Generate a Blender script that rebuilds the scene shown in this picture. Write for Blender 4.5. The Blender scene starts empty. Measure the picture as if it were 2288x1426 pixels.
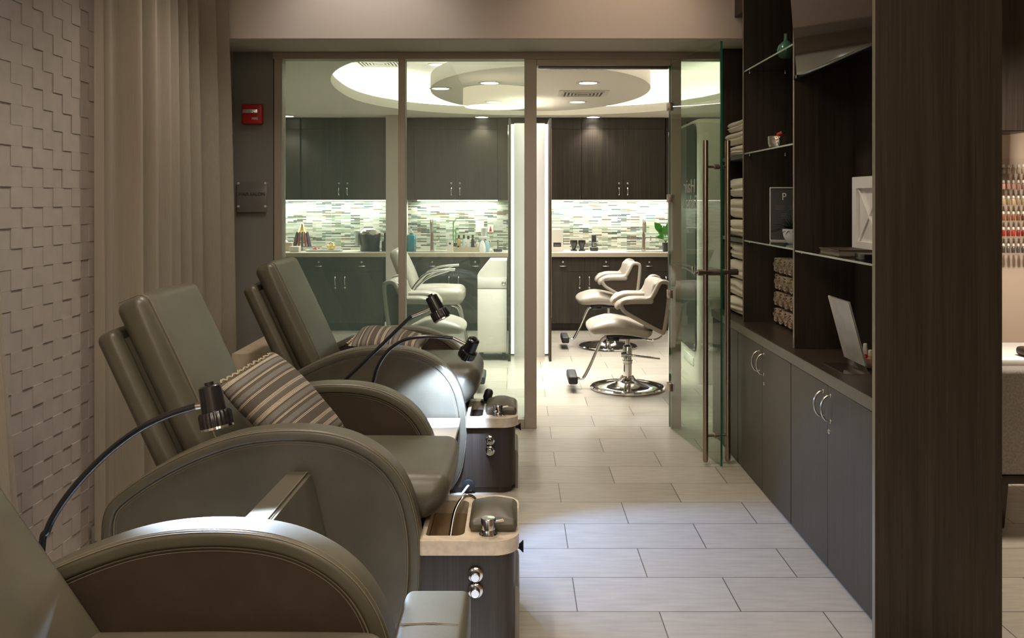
import bpy, bmesh, math, random
from mathutils import Vector, Matrix, Euler
random.seed(7)
S = bpy.context.scene
COL = S.collection
PI = math.pi

# ------------------------------------------------------------------ materials
def new_mat(name):
    m = bpy.data.materials.new(name); m.use_nodes = True
    nt = m.node_tree; nt.nodes.clear()
    out = nt.nodes.new('ShaderNodeOutputMaterial')
    return m, nt, out

def srgb(r, g, b):
    f = lambda c: (c/255/12.92) if c/255 <= .04045 else ((c/255+.055)/1.055)**2.4
    return (f(r), f(g), f(b), 1)

def pmat(name, col, rough=.5, metal=0., noise=None, bump=None, spec=.5, coat=0., emit=None, sheen=0., stretch=(1, 1, 1), alpha=1., trans=0.):
    """Principled material; noise=(scale, amount) varies the colour, bump=(scale, strength)."""
    m, nt, out = new_mat(name)
    b = nt.nodes.new('ShaderNodeBsdfPrincipled')
    nt.links.new(b.outputs[0], out.inputs[0])
    b.inputs['Base Color'].default_value = col
    b.inputs['Roughness'].default_value = rough
    b.inputs['Metallic'].default_value = metal
    b.inputs['Specular IOR Level'].default_value = spec
    b.inputs['Coat Weight'].default_value = coat
    b.inputs['Sheen Weight'].default_value = sheen
    b.inputs['Transmission Weight'].default_value = trans
    tc = mp = None
    def coords():
        nonlocal tc, mp
        if mp is None:
            tc = nt.nodes.new('ShaderNodeTexCoord'); mp = nt.nodes.new('ShaderNodeMapping')
            mp.inputs['Scale'].default_value = stretch
            nt.links.new(tc.outputs['Object'], mp.inputs[0])
        return mp.outputs[0]
    if noise:
        n = nt.nodes.new('ShaderNodeTexNoise'); n.inputs['Scale'].default_value = noise[0]; n.inputs['Detail'].default_value = 5
        nt.links.new(coords(), n.inputs['Vector'])
        r = nt.nodes.new('ShaderNodeValToRGB')
        a = noise[1]
        r.color_ramp.elements[0].position = .3; r.color_ramp.elements[1].position = .7
        r.color_ramp.elements[0].color = tuple(c*(1-a) for c in col[:3]) + (1,)
        r.color_ramp.elements[1].color = tuple(min(1, c*(1+a)) for c in col[:3]) + (1,)
        nt.links.new(n.outputs['Fac'], r.inputs[0]); nt.links.new(r.outputs[0], b.inputs['Base Color'])
    if bump:
        n = nt.nodes.new('ShaderNodeTexNoise'); n.inputs['Scale'].default_value = bump[0]; n.inputs['Detail'].default_value = 4
        nt.links.new(coords(), n.inputs['Vector'])
        bp = nt.nodes.new('ShaderNodeBump'); bp.inputs['Strength'].default_value = bump[1]; bp.inputs['Distance'].default_value = .01
        nt.links.new(n.outputs['Fac'], bp.inputs['Height']); nt.links.new(bp.outputs[0], b.inputs['Normal'])
    if emit:
        b.inputs['Emission Color'].default_value = emit[0]; b.inputs['Emission Strength'].default_value = emit[1]
    return m

def emat(name, col, st):
    m, nt, out = new_mat(name)
    e = nt.nodes.new('ShaderNodeEmission'); e.inputs[0].default_value = col; e.inputs[1].default_value = st
    nt.links.new(e.outputs[0], out.inputs[0])
    return m

def glass_mat(name, tint, ior=1.5, refl=1.0, rough=0., painted_haze=None):
    """clear sheet glass: tinted see-through plus a Fresnel reflection on the faces turned outward"""
    m, nt, out = new_mat(name)
    t = nt.nodes.new('ShaderNodeBsdfTransparent'); t.inputs[0].default_value = tint
    g = nt.nodes.new('ShaderNodeBsdfGlossy'); g.inputs['Roughness'].default_value = rough; g.inputs[0].default_value = (1, 1, 1, 1)
    fr = nt.nodes.new('ShaderNodeFresnel'); fr.inputs[0].default_value = ior
    geo = nt.nodes.new('ShaderNodeNewGeometry')
    inv = nt.nodes.new('ShaderNodeMath'); inv.operation = 'SUBTRACT'; inv.inputs[0].default_value = refl
    nt.links.new(geo.outputs['Backfacing'], inv.inputs[1]); inv.use_clamp = True
    mu = nt.nodes.new('ShaderNodeMath'); mu.operation = 'MULTIPLY'
    nt.links.new(fr.outputs[0], mu.inputs[0]); nt.links.new(inv.outputs[0], mu.inputs[1])
    mx = nt.nodes.new('ShaderNodeMixShader')
    nt.links.new(mu.outputs[0], mx.inputs[0]); nt.links.new(t.outputs[0], mx.inputs[1]); nt.links.new(g.outputs[0], mx.inputs[2])
    if painted_haze:  # diffuse share imitates a veil of reflected room light
        df = nt.nodes.new('ShaderNodeBsdfDiffuse'); df.inputs[0].default_value = painted_haze[1]
        m2 = nt.nodes.new('ShaderNodeMixShader'); m2.inputs[0].default_value = painted_haze[0]
        nt.links.new(mx.outputs[0], m2.inputs[1]); nt.links.new(df.outputs[0], m2.inputs[2]); mx = m2
    nt.links.new(mx.outputs[0], out.inputs[0])
    return m

def wood_mat(name, c1, c2, rough=.42, spec=.4):
    m, nt, out = new_mat(name)
    b = nt.nodes.new('ShaderNodeBsdfPrincipled'); nt.links.new(b.outputs[0], out.inputs[0])
    tc = nt.nodes.new('ShaderNodeTexCoord'); mp = nt.nodes.new('ShaderNodeMapping')
    mp.inputs['Scale'].default_value = (1, 1, .02)
    nt.links.new(tc.outputs['Object'], mp.inputs[0])
    n = nt.nodes.new('ShaderNodeTexNoise'); n.inputs['Scale'].default_value = 170; n.inputs['Detail'].default_value = 3
    nt.links.new(mp.outputs[0], n.inputs['Vector'])
    n2 = nt.nodes.new('ShaderNodeTexNoise'); n2.inputs['Scale'].default_value = 45; n2.inputs['Detail'].default_value = 2
    nt.links.new(mp.outputs[0], n2.inputs['Vector'])
    ad = nt.nodes.new('ShaderNodeMath'); ad.operation = 'ADD'
    nt.links.new(n.outputs['Fac'], ad.inputs[0]); nt.links.new(n2.outputs['Fac'], ad.inputs[1])
    r = nt.nodes.new('ShaderNodeValToRGB')
    r.color_ramp.elements[0].position = .75; r.color_ramp.elements[1].position = 1.25
    r.color_ramp.elements[0].position = .38; r.color_ramp.elements[1].position = .64
    hf = nt.nodes.new('ShaderNodeMath'); hf.operation = 'MULTIPLY'; hf.inputs[1].default_value = .5
    nt.links.new(ad.outputs[0], hf.inputs[0])
    r.color_ramp.elements[0].color = c1; r.color_ramp.elements[1].color = c2
    nt.links.new(hf.outputs[0], r.inputs[0]); nt.links.new(r.outputs[0], b.inputs['Base Color'])
    bp = nt.nodes.new('ShaderNodeBump'); bp.inputs['Strength'].default_value = .08; bp.inputs['Distance'].default_value = .004
    nt.links.new(hf.outputs[0], bp.inputs['Height']); nt.links.new(bp.outputs[0], b.inputs['Normal'])
    b.inputs['Roughness'].default_value = rough; b.inputs['Specular IOR Level'].default_value = spec
    return m

def brick_mat(name, shift, bw, rh, mortar, mortar_col, stops, rough, axes='XY', spec=.5, grain=None, offset=.5, mix=0):
    """tiles in running bond; every tile takes a colour of its own from the stops"""
    m, nt, out = new_mat(name)
    b = nt.nodes.new('ShaderNodeBsdfPrincipled'); nt.links.new(b.outputs[0], out.inputs[0])
    tc = nt.nodes.new('ShaderNodeTexCoord')
    vec = tc.outputs['Object']
    if axes == 'XZ':
        sx = nt.nodes.new('ShaderNodeSeparateXYZ'); cb = nt.nodes.new('ShaderNodeCombineXYZ')
        nt.links.new(vec, sx.inputs[0]); nt.links.new(sx.outputs[0], cb.inputs[0]); nt.links.new(sx.outputs[2], cb.inputs[1])
        vec = cb.outputs[0]
    ad = nt.nodes.new('ShaderNodeVectorMath'); ad.operation = 'ADD'; ad.inputs[1].default_value = shift
    nt.links.new(vec, ad.inputs[0])
    br = nt.nodes.new('ShaderNodeTexBrick')
    br.inputs['Color1'].default_value = (0, 0, 0, 1); br.inputs['Color2'].default_value = (1, 1, 1, 1)
    br.inputs['Scale'].default_value = 1; br.inputs['Mortar Size'].default_value = mortar
    br.inputs['Mortar Smooth'].default_value = 0; br.inputs['Brick Width'].default_value = bw; br.inputs['Row Height'].default_value = rh
    br.offset = offset; br.offset_frequency = 2; br.squash = 1
    nt.links.new(ad.outputs[0], br.inputs['Vector'])
    r = nt.nodes.new('ShaderNodeValToRGB'); r.color_ramp.interpolation = 'CONSTANT' if len(stops) > 2 else 'LINEAR'
    els = r.color_ramp.elements
    while len(els) < len(stops): els.new(.5)
    for i, c in enumerate(stops):
        els[i].position = i/max(1, len(stops)) if len(stops) > 2 else float(i); els[i].color = c
    nt.links.new(br.outputs['Color'], r.inputs[0])
    colour = r.outputs[0]
    if grain:
        mp = nt.nodes.new('ShaderNodeMapping'); mp.inputs['Scale'].default_value = grain[1]
        nt.links.new(vec, mp.inputs[0])
        n = nt.nodes.new('ShaderNodeTexNoise'); n.inputs['Scale'].default_value = grain[0]; n.inputs['Detail'].default_value = 6
        nt.links.new(mp.outputs[0], n.inputs['Vector'])
        mr = nt.nodes.new('ShaderNodeMapRange'); mr.inputs[1].default_value = .25; mr.inputs[2].default_value = .75
        mr.inputs[3].default_value = 1-grain[2]; mr.inputs[4].default_value = 1+grain[2]
        nt.links.new(n.outputs['Fac'], mr.inputs[0])
        ml = nt.nodes.new('ShaderNodeVectorMath'); ml.operation = 'SCALE'
        nt.links.new(colour, ml.inputs[0]); nt.links.new(mr.outputs[0], ml.inputs['Scale'])
        colour = ml.outputs[0]
    mx = nt.nodes.new('ShaderNodeMix'); mx.data_type = 'RGBA'
    nt.links.new(br.outputs['Fac'], mx.inputs[0]); nt.links.new(colour, mx.inputs[6]); mx.inputs[7].default_value = mortar_col
    nt.links.new(mx.outputs[2], b.inputs['Base Color'])
    bp = nt.nodes.new('ShaderNodeBump'); bp.inputs['Strength'].default_value = .3; bp.inputs['Distance'].default_value = .002; bp.invert = True
    nt.links.new(br.outputs['Fac'], bp.inputs['Height']); nt.links.new(bp.outputs[0], b.inputs['Normal'])
    b.inputs['Roughness'].default_value = rough; b.inputs['Specular IOR Level'].default_value = spec
    return m

def stripe_mat(name, axis, period, stops, rough=.9):
    """woven stripes along one object axis"""
    m, nt, out = new_mat(name)
    b = nt.nodes.new('ShaderNodeBsdfPrincipled'); nt.links.new(b.outputs[0], out.inputs[0])
    tc = nt.nodes.new('ShaderNodeTexCoord'); sx = nt.nodes.new('ShaderNodeSeparateXYZ')
    nt.links.new(tc.outputs['Object'], sx.inputs[0])
    mr = nt.nodes.new('ShaderNodeMapRange'); mr.inputs[1].default_value = -period/2; mr.inputs[2].default_value = period/2
    nt.links.new(sx.outputs[axis], mr.inputs[0])
    r = nt.nodes.new('ShaderNodeValToRGB'); r.color_ramp.interpolation = 'CONSTANT'
    els = r.color_ramp.elements
    while len(els) < len(stops): els.new(.5)
    for e, (p, c) in zip(els, stops): e.position = p; e.color = c
    nt.links.new(mr.outputs[0], r.inputs[0])
    n = nt.nodes.new('ShaderNodeTexNoise'); n.inputs['Scale'].default_value = 260; n.inputs['Detail'].default_value = 3
    nt.links.new(tc.outputs['Object'], n.inputs['Vector'])
    m2 = nt.nodes.new('ShaderNodeMapRange'); m2.inputs[3].default_value = .6; m2.inputs[4].default_value = 1.4
    nt.links.new(n.outputs['Fac'], m2.inputs[0])
    ml = nt.nodes.new('ShaderNodeVectorMath'); ml.operation = 'SCALE'
    nt.links.new(r.outputs[0], ml.inputs[0]); nt.links.new(m2.outputs[0], ml.inputs['Scale'])
    nt.links.new(ml.outputs[0], b.inputs['Base Color'])
    b.inputs['Roughness'].default_value = rough; b.inputs['Specular IOR Level'].default_value = .15
    return m

def sheer_mat(name, col, trans):
    """thin woven voile: threads that pass some light, gaps that pass all of it"""
    m, nt, out = new_mat(name)
    d = nt.nodes.new('ShaderNodeBsdfDiffuse'); d.inputs[0].default_value = col
    t = nt.nodes.new('ShaderNodeBsdfTranslucent'); t.inputs[0].default_value = col
    tr = nt.nodes.new('ShaderNodeBsdfTransparent')
    m1 = nt.nodes.new('ShaderNodeMixShader'); m1.inputs[0].default_value = .45
    nt.links.new(d.outputs[0], m1.inputs[1]); nt.links.new(t.outputs[0], m1.inputs[2])
    tc = nt.nodes.new('ShaderNodeTexCoord'); mp = nt.nodes.new('ShaderNodeMapping'); mp.inputs['Scale'].default_value = (1, 1, .01)
    nt.links.new(tc.outputs['Object'], mp.inputs[0])
    n = nt.nodes.new('ShaderNodeTexNoise'); n.inputs['Scale'].default_value = 520; n.inputs['Detail'].default_value = 1
    nt.links.new(mp.outputs[0], n.inputs['Vector'])
    mr = nt.nodes.new('ShaderNodeMapRange'); mr.inputs[1].default_value = .3; mr.inputs[2].default_value = .7
    mr.inputs[3].default_value = max(0, trans-.05); mr.inputs[4].default_value = trans+.05
    nt.links.new(n.outputs['Fac'], mr.inputs[0])
    m2 = nt.nodes.new('ShaderNodeMixShader')
    nt.links.new(mr.outputs[0], m2.inputs[0]); nt.links.new(m1.outputs[0], m2.inputs[1]); nt.links.new(tr.outputs[0], m2.inputs[2])
    nt.links.new(m2.outputs[0], out.inputs[0])
    return m

L = lambda r, g, b: (r, g, b, 1)
M = {}
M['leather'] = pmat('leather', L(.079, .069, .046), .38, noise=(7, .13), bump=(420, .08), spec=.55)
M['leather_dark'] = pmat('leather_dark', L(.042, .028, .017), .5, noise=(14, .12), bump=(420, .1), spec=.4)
M['stitch'] = pmat('stitch', L(.17, .145, .10), .7)
M['fringe'] = pmat('fringe', L(.42, .35, .25), .9)
M['stone'] = pmat('stone', L(.60, .50, .38), .28, noise=(38, .14))
M['tub_wood'] = wood_mat('tub_wood', L(.032, .024, .0175), L(.048, .037, .027), .38)
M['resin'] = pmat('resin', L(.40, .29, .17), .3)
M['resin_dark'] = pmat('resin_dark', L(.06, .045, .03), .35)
M['chrome'] = pmat('chrome', L(.78, .77, .75), .07, 1.)
M['brushed'] = pmat('brushed', L(.36, .29, .235), .3, 1., noise=(90, .1), stretch=(1, 1, .05))
M['cap_silver'] = pmat('cap_silver', L(.62, .60, .55), .5, .4)
M['steel'] = pmat('steel', L(.62, .60, .56), .25, 1.)
M['black'] = pmat('black_plastic', L(.012, .011, .012), .22, spec=.6)
M['black_rib'] = pmat('black_ribbed', L(.010, .009, .010), .18, spec=.7)
M['rubber'] = pmat('rubber', L(.012, .012, .013), .6)
M['lens'] = pmat('lens', L(.5, .5, .52), .1, emit=(L(.8, .88, 1), .8))
M['wood'] = wood_mat('dark_wood', L(.020, .0135, .0085), L(.040, .029, .020))
M['wood_base'] = wood_mat('base_wood', L(.036, .0278, .0160), L(.050, .0388, .0230), .45)
M['wood_salon'] = wood_mat('salon_wood', L(.019, .014, .0095), L(.044, .034, .0235), .42)
M['edge'] = pmat('edge_band', L(.20, .17, .125), .4)
M['worktop'] = wood_mat('worktop_wood', L(.026, .018, .012), L(.045, .032, .022), .33)
M['worktop_edge'] = pmat('worktop_edge', L(.11, .095, .066), .45, noise=(30, .15), stretch=(1, .05, 1))
M['wall_tile'] = pmat('wall_tile', L(.355, .308, .275), .42, noise=(14, .06), bump=(60, .05))
M['sheer'] = sheer_mat('sheer', L(.49, .43, .35), .26)
M['paint_grey'] = pmat('paint_grey', L(.185, .176, .150), .6)
M['paint_cream'] = pmat('paint_cream', L(.62, .53, .45), .7)
M['paint_tan'] = pmat('paint_tan', L(.52, .41, .32), .7)
M['ceil_white'] = pmat('ceiling_white', L(.86, .83, .74), .8)
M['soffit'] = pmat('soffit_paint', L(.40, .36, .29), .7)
M['frame_metal'] = pmat('frame_metal', L(.36, .31, .25), .45, .35)
M['glass'] = glass_mat('sheet_glass', L(.91, .97, .945), 1.6, painted_haze=(.085, L(.50, .74, .66)))  # pale green haze painted in for the veil of reflections
M['glass_door'] = glass_mat('door_glass', L(.87, .905, .85), 1.22)
M['glass_edge'] = pmat('glass_edge', L(.01, .10, .055), .15, spec=.8)
M['shelf_glass'] = glass_mat('shelf_glass', L(.80, .86, .82))
M['shelf_edge'] = pmat('shelf_edge', L(.36, .38, .30), .2)
M['acrylic'] = glass_mat('acrylic', L(.97, .97, .97))
M['acrylic_sign'] = pmat('acrylic_sign', L(.15, .14, .125), .22)
M['white'] = pmat('white_laminate', L(.72, .68, .60), .4)
M['white_gloss'] = pmat('white_gloss', L(.80, .78, .74), .2)
M['quartz'] = pmat('quartz', L(.60, .54, .44), .3, noise=(60, .05))
M['quartz_edge'] = pmat('quartz_edge', L(.46, .38, .27), .4)
M['robe'] = pmat('robe_cloth', L(.80, .71, .60), .95, bump=(55, .35), sheen=.2)
M['towel'] = pmat('towel_cloth', L(.36, .26, .17), .95, noise=(60, .2), bump=(130, .6), sheen=.2)
M['mirror'] = pmat('mirror', L(.80, .82, .80), .02, 1.)
M['dark_mirror'] = pmat('dark_mirror', L(.032, .030, .026), .35, spec=.12)
M['screen'] = pmat('screen', L(.035, .024, .017), .06, spec=.18)
M['red'] = pmat('red_plastic', L(.42, .012, .010), .35)
M['letter_dark'] = pmat('letter_dark', L(.03, .028, .025), .6)
M['letter_frost'] = pmat('letter_frost', L(.34, .36, .31), .7)
M['chair_vinyl'] = pmat('chair_vinyl', L(.31, .27, .215), .40, noise=(12, .05))
M['chair_shell'] = pmat('chair_shell', L(.040, .028, .020), .35)
M['leaf'] = pmat('leaf', L(.05, .26, .03), .35, noise=(20, .3))
M['leaf_dark'] = pmat('leaf_dark', L(.012, .030, .008), .45)
M['leaf_light'] = pmat('leaf_light', L(.12, .32, .05), .4)
M['vase_green'] = pmat('vase_green', L(.06, .19, .12), .12, spec=.8)
M['silver'] = pmat('hammered_silver', L(.80, .76, .68), .16, 1., bump=(60, .5))
M['teal'] = pmat('teal_liquid', L(.005, .17, .24), .12, spec=.8)
M['clear_plastic'] = pmat('clear_plastic', L(.62, .66, .62), .2)
M['charcoal'] = pmat('charcoal_plastic', L(.025, .030, .030), .25)
M['gold'] = pmat('gold', L(.62, .46, .16), .3, .8)
M['board_dark'] = pmat('certificate_board', L(.030, .035, .036), .5)
M['marble'] = pmat('marble_print', L(.78, .76, .72), .35, noise=(9, .15))
M['cove'] = emat('cove_light', L(1, .95, .86), 25.0)
M['strip'] = emat('strip_light', L(1, .95, .80), 5.0)
M['led_edge'] = emat('mirror_edge_light', L(1, .93, .76), 2.4)
M['down'] = emat('downlight_lens', L(1, .95, .86), 9.0)
M['drum'] = emat('drum_shade', L(1, .86, .56), 7.0)
M['upholstery'] = pmat('grey_upholstery', L(.26, .225, .20), .9, noise=(120, .2))
M['wenge'] = pmat('wenge', L(.022, .009, .006), .3)
M['block_beige'] = pmat('block_beige', L(.50, .39, .28), .6, noise=(20, .1))
M['floor'] = brick_mat('floor_tile', (-.2237-.298+10*.596, -3.3326+20*.302, 0), .596, .302, .0022, L(.085, .078, .066),
                       [L(.33, .295, .235), L(.40, .36, .295)], .32, grain=(7, (1, 6, 1), .14))
M['mosaic'] = brick_mat('mosaic', (0, 0, 0), .115, .0155, .0008, L(.46, .46, .40),
                        [L(.52, .51, .43), L(.26, .30, .20), L(.44, .46, .37), L(.17, .22, .16), L(.40, .37, .27), L(.040, .055, .048), L(.50, .50, .43), L(.33, .38, .30), L(.11, .085, .05), L(.46, .48, .41), L(.085, .125, .115), L(.30, .32, .22), L(.54, .52, .45), L(.21, .26, .18)],
                        .25, axes='XZ', offset=.37)

# ------------------------------------------------------------------ geometry helpers
def box(bm, x0, x1, y0, y1, z0, z1, bev=0., seg=2):
    vs = [bm.verts.new((x, y, z)) for x in (x0, x1) for y in (y0, y1) for z in (z0, z1)]
    f = [(0, 1, 3, 2), (4, 6, 7, 5), (0, 4, 5, 1), (2, 3, 7, 6), (0, 2, 6, 4), (1, 5, 7, 3)]
    fs = [bm.faces.new([vs[i] for i in q]) for q in f]
    if bev:
        es = list({e for q in fs for e in q.edges})
        bmesh.ops.bevel(bm, geom=es, offset=bev, segments=seg, affect='EDGES', profile=.5)
    return fs

def BX(x0, x1, y0, y1, z0, z1, bev=0., seg=2):
    bm = bmesh.new(); box(bm, x0, x1, y0, y1, z0, z1, bev, seg); return bm

def tube(bm, pts, r, n=10, caps=True, closed=False):
    pts = [Vector(p) for p in pts]
    rs = r if isinstance(r, (list, tuple)) else [r]*len(pts)
    k = len(pts); rings = []
    def tang(i):
        if closed: return (pts[(i+1) % k]-pts[(i-1) % k]).normalized()
        a = pts[max(0, i-1)]; b = pts[min(k-1, i+1)]
        return (b-a).normalized()
    t = tang(0)
    up = Vector((0, 0, 1)) if abs(t.z) < .9 else Vector((1, 0, 0))
    u = t.cross(up).normalized()
    for i in range(k):
        t = tang(i)
        u = (u-t*u.dot(t)).normalized(); v = t.cross(u)
        rings.append([bm.verts.new(pts[i]+(u*math.cos(2*PI*j/n)+v*math.sin(2*PI*j/n))*rs[i]) for j in range(n)])
    m = k if closed else k-1
    for i in range(m):
        a, b = rings[i], rings[(i+1) % k]
        for j in range(n): bm.faces.new((a[j], a[(j+1) % n], b[(j+1) % n], b[j]))
    if caps and not closed:
        bm.faces.new(rings[0][::-1]); bm.faces.new(rings[-1])

def lathe(bm, prof, n=24, c=(0, 0, 0), axis=(0, 0, 1), wob=None):
    """turn a profile of (radius, height) about an axis through c"""
    ax = Vector(axis).normalized()
    q = Vector((0, 0, 1)).rotation_difference(ax)
    rings = []
    for r, h in prof:
        if r < 1e-5:
            rings.append([bm.verts.new(Vector(c)+q @ Vector((0, 0, h)))]); continue
        rings.append([bm.verts.new(Vector(c)+q @ Vector((r*(wob(j, n) if wob else 1)*math.cos(2*PI*j/n), r*(wob(j, n) if wob else 1)*math.sin(2*PI*j/n), h))) for j in range(n)])
    for a, b in zip(rings, rings[1:]):
        if len(a) == 1 and len(b) == 1: continue
        for j in range(n):
            k = (j+1) % n
            if len(a) == 1: bm.faces.new((a[0], b[k], b[j]))
            elif len(b) == 1: bm.faces.new((a[j], a[k], b[0]))
            else: bm.faces.new((a[j], a[k], b[k], b[j]))
    if len(rings[0]) > 1: bm.faces.new(rings[0][::-1])
    if len(rings[-1]) > 1: bm.faces.new(rings[-1])

def prism(bm, pts, a, b, plane='XZ'):
    """extrude a flat outline: plane XZ runs a..b in y, XY runs in z, YZ runs in x"""
    f = {'XZ': lambda p, h: (p[0], h, p[1]), 'XY': lambda p, h: (p[0], p[1], h), 'YZ': lambda p, h: (h, p[0], p[1])}[plane]
    lo = [bm.verts.new(f(p, a)) for p in pts]; hi = [bm.verts.new(f(p, b)) for p in pts]
    n = len(pts)
    bm.faces.new(lo); bm.faces.new(hi[::-1])
    for i in range(n): bm.faces.new((lo[i], hi[i], hi[(i+1) % n], lo[(i+1) % n]))

def roundbox(bm, lo, hi, r, bulge=(0, 0, 0), ns=6, nc=4, fn=None):
    """cushion: box with round edges whose faces swell by bulge"""
    lo, hi = Vector(lo), Vector(hi); c = (lo+hi)/2; h = (hi-lo)/2
    ks = []
    for k in range(3):
        inner = h[k]-r
        cor = [inner+r*math.tan(PI/4*i/nc) for i in range(1, nc+1)]
        ks.append([-v for v in cor[::-1]]+[-inner+2*inner*i/ns for i in range(ns+1)]+cor)
    cache = {}
    def vert(p):
        key = tuple(round(x, 6) for x in p)
        if key in cache: return cache[key]
        p = Vector(p); q = Vector([max(-(h[k]-r), min(h[k]-r, p[k])) for k in range(3)])
        d = p-q
        if d.length > 1e-9: p = q+d.normalized()*r
        w = [p[k]/h[k] for k in range(3)]
        o = Vector(p)
        for k in range(3):
            a, b = (k+1) % 3, (k+2) % 3
            o[k] += bulge[k]*w[k]*max(0, 1-w[a]**2)*max(0, 1-w[b]**2)
        o += c
        if fn: o = Vector(fn(o))
        cache[key] = bm.verts.new(o); return cache[key]
    for k in range(3):
        a, b = (k+1) % 3, (k+2) % 3
        for s in (-1, 1):
            for i in range(len(ks[a])-1):
                for j in range(len(ks[b])-1):
                    q = []
                    for (ii, jj) in ((i, j), (i+1, j), (i+1, j+1), (i, j+1)):
                        p = [0, 0, 0]; p[k] = s*h[k]; p[a] = ks[a][ii]; p[b] = ks[b][jj]
                        q.append(vert(p))
                    bm.faces.new(q if s > 0 else q[::-1])

def catmull(pts, per=8, closed=False):
    out = []; n = len(pts)
    P = [Vector(p) for p in pts]
    for i in range(n if closed else n-1):
        if closed: p0, p1, p2, p3 = P[i-1], P[i], P[(i+1) % n], P[(i+2) % n]
        else: p0, p1, p2, p3 = P[max(0, i-1)], P[i], P[i+1], P[min(n-1, i+2)]
        for k in range(per):
            t = k/per
            out.append(.5*((2*p1)+(p2-p0)*t+(2*p0-5*p1+4*p2-p3)*t*t+(3*p1-p0-3*p2+p3)*t**3))
    if not closed: out.append(P[-1])
    return out

def band_frames(curve, closed=False):
    """points of an x,z curve with the unit normal to its left-hand side"""
    n = len(curve); out = []
    for i in range(n):
        a = curve[(i-1) % n] if closed else curve[max(0, i-1)]
        b = curve[(i+1) % n] if closed else curve[min(n-1, i+1)]
        t = (b-a).normalized(); out.append((curve[i], Vector((-t[1], t[0]))))
    return out

def sweep_xz(bm, curve, section, closed=False):
    """sweep a closed section of (offset along the normal, y) along an x,z curve"""
    rings = []
    for p, nn in band_frames(curve, closed):
        rings.append([bm.verts.new((p[0]+nn[0]*a, y, p[1]+nn[1]*a)) for a, y in section])
    k = len(rings); m = len(section)
    for i in range(k if closed else k-1):
        A, B = rings[i], rings[(i+1) % k]
        for j in range(m): bm.faces.new((A[j], B[j], B[(j+1) % m], A[(j+1) % m]))
    if not closed:
        bm.faces.new(rings[0]); bm.faces.new(rings[-1][::-1])

def rrect(x0, x1, y0, y1, r, k=5):
    """rounded rectangle outline; r may be one radius or four (x1y1, x0y1, x0y0, x1y0)"""
    rs = r if isinstance(r, (list, tuple)) else [r]*4
    out = []
    for (cx, sx), (cy, sy), a0, rr in (((x1, -1), (y1, -1), 0, rs[0]), ((x0, 1), (y1, -1), 90, rs[1]), ((x0, 1), (y0, 1), 180, rs[2]), ((x1, -1), (y0, 1), 270, rs[3])):
        for i in range(k+1):
            a = math.radians(a0+90*i/k)
            out.append((cx+sx*rr+rr*math.cos(a), cy+sy*rr+rr*math.sin(a)))
    return out

def ring_slab(bm, outer, inner, z0, z1):
    """flat slab with a hole; both outlines have the same number of points"""
    n = len(outer)
    V = lambda pts, z: [bm.verts.new((p[0], p[1], z)) for p in pts]
    ob, ot, ib, it = V(outer, z0), V(outer, z1), V(inner, z0), V(inner, z1)
    for i in range(n):
        j = (i+1) % n
        bm.faces.new((ot[i], ot[j], it[j], it[i])); bm.faces.new((ob[j], ob[i], ib[i], ib[j]))
        bm.faces.new((ob[i], ob[j], ot[j], ot[i])); bm.faces.new((ib[j], ib[i], it[i], it[j]))

def pillow_mesh(bm, w, h, t, n=22):
    g = {}
    for s in (1, -1):
        for i in range(n+1):
            for j in range(n+1):
                u, v = 2*i/n-1, 2*j/n-1
                if s < 0 and (i in (0, n) or j in (0, n)): g[s, i, j] = g[1, i, j]; continue
                pin = 1-.06*(1-abs(u)**3)*abs(v)**4; pin2 = 1-.06*(1-abs(v)**3)*abs(u)**4
                x = u*w/2*pin2; y = v*h/2*pin
                z = s*t/2*(max(0, 1-u*u)**.42)*(max(0, 1-v*v)**.42)
                g[s, i, j] = bm.verts.new((x, y, z+.012*math.sin(2.1*u+1)*math.sin(1.7*v)))
    for s in (1, -1):
        for i in range(n):
            for j in range(n):
                q = [g[s, i, j], g[s, i+1, j], g[s, i+1, j+1], g[s, i, j+1]]
                bm.faces.new(q if s > 0 else q[::-1])

def text_mesh(txt, size, depth, font_scale=(1, 1), align='CENTER', bold=0):
    cu = bpy.data.curves.new('lettering', 'FONT'); cu.body = txt; cu.size = size; cu.extrude = depth; cu.align_x = align
    cu.offset = bold
    o = bpy.data.objects.new('lettering_tmp', cu); COL.objects.link(o)
    dg = bpy.context.evaluated_depsgraph_get(); dg.update()
    me = bpy.data.meshes.new_from_object(o.evaluated_get(dg))
    bpy.data.objects.remove(o); bpy.data.curves.remove(cu)
    bm = bmesh.new(); bm.from_mesh(me); bpy.data.meshes.remove(me)
    for v in bm.verts: v.co.x *= font_scale[0]; v.co.y *= font_scale[1]
    return bm

def xform(bm, mat):
    bmesh.ops.transform(bm, matrix=mat, verts=bm.verts); return bm

# ------------------------------------------------------------------ scene helpers
def obj(name, bm, mat, parent=None, off=None, sharp=40, smooth=True):
    if off is not None: bmesh.ops.translate(bm, vec=-Vector(off), verts=bm.verts)
    bmesh.ops.recalc_face_normals(bm, faces=bm.faces)
    me = bpy.data.meshes.new(name); bm.to_mesh(me); bm.free()
    if smooth:
        me.polygons.foreach_set('use_smooth', [True]*len(me.polygons))
        me.set_sharp_from_angle(angle=math.radians(sharp))
    me.materials.append(M[mat] if isinstance(mat, str) else mat)
    o = bpy.data.objects.new(name, me); COL.objects.link(o)
    if parent is not None: o.parent = parent
    return o

def thing(name, label, cat, loc=(0, 0, 0), rotz=0., group=None):
    o = bpy.data.objects.new(name, None); COL.objects.link(o); o.empty_display_size = .1
    o.location = loc; o.rotation_euler = (0, 0, rotz); o['label'] = label; o['category'] = cat
    if group: o['group'] = group
    return o

def tag(o, label, cat, group=None):
    o['label'] = label; o['category'] = cat
    if group: o['group'] = group
    return o

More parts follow.
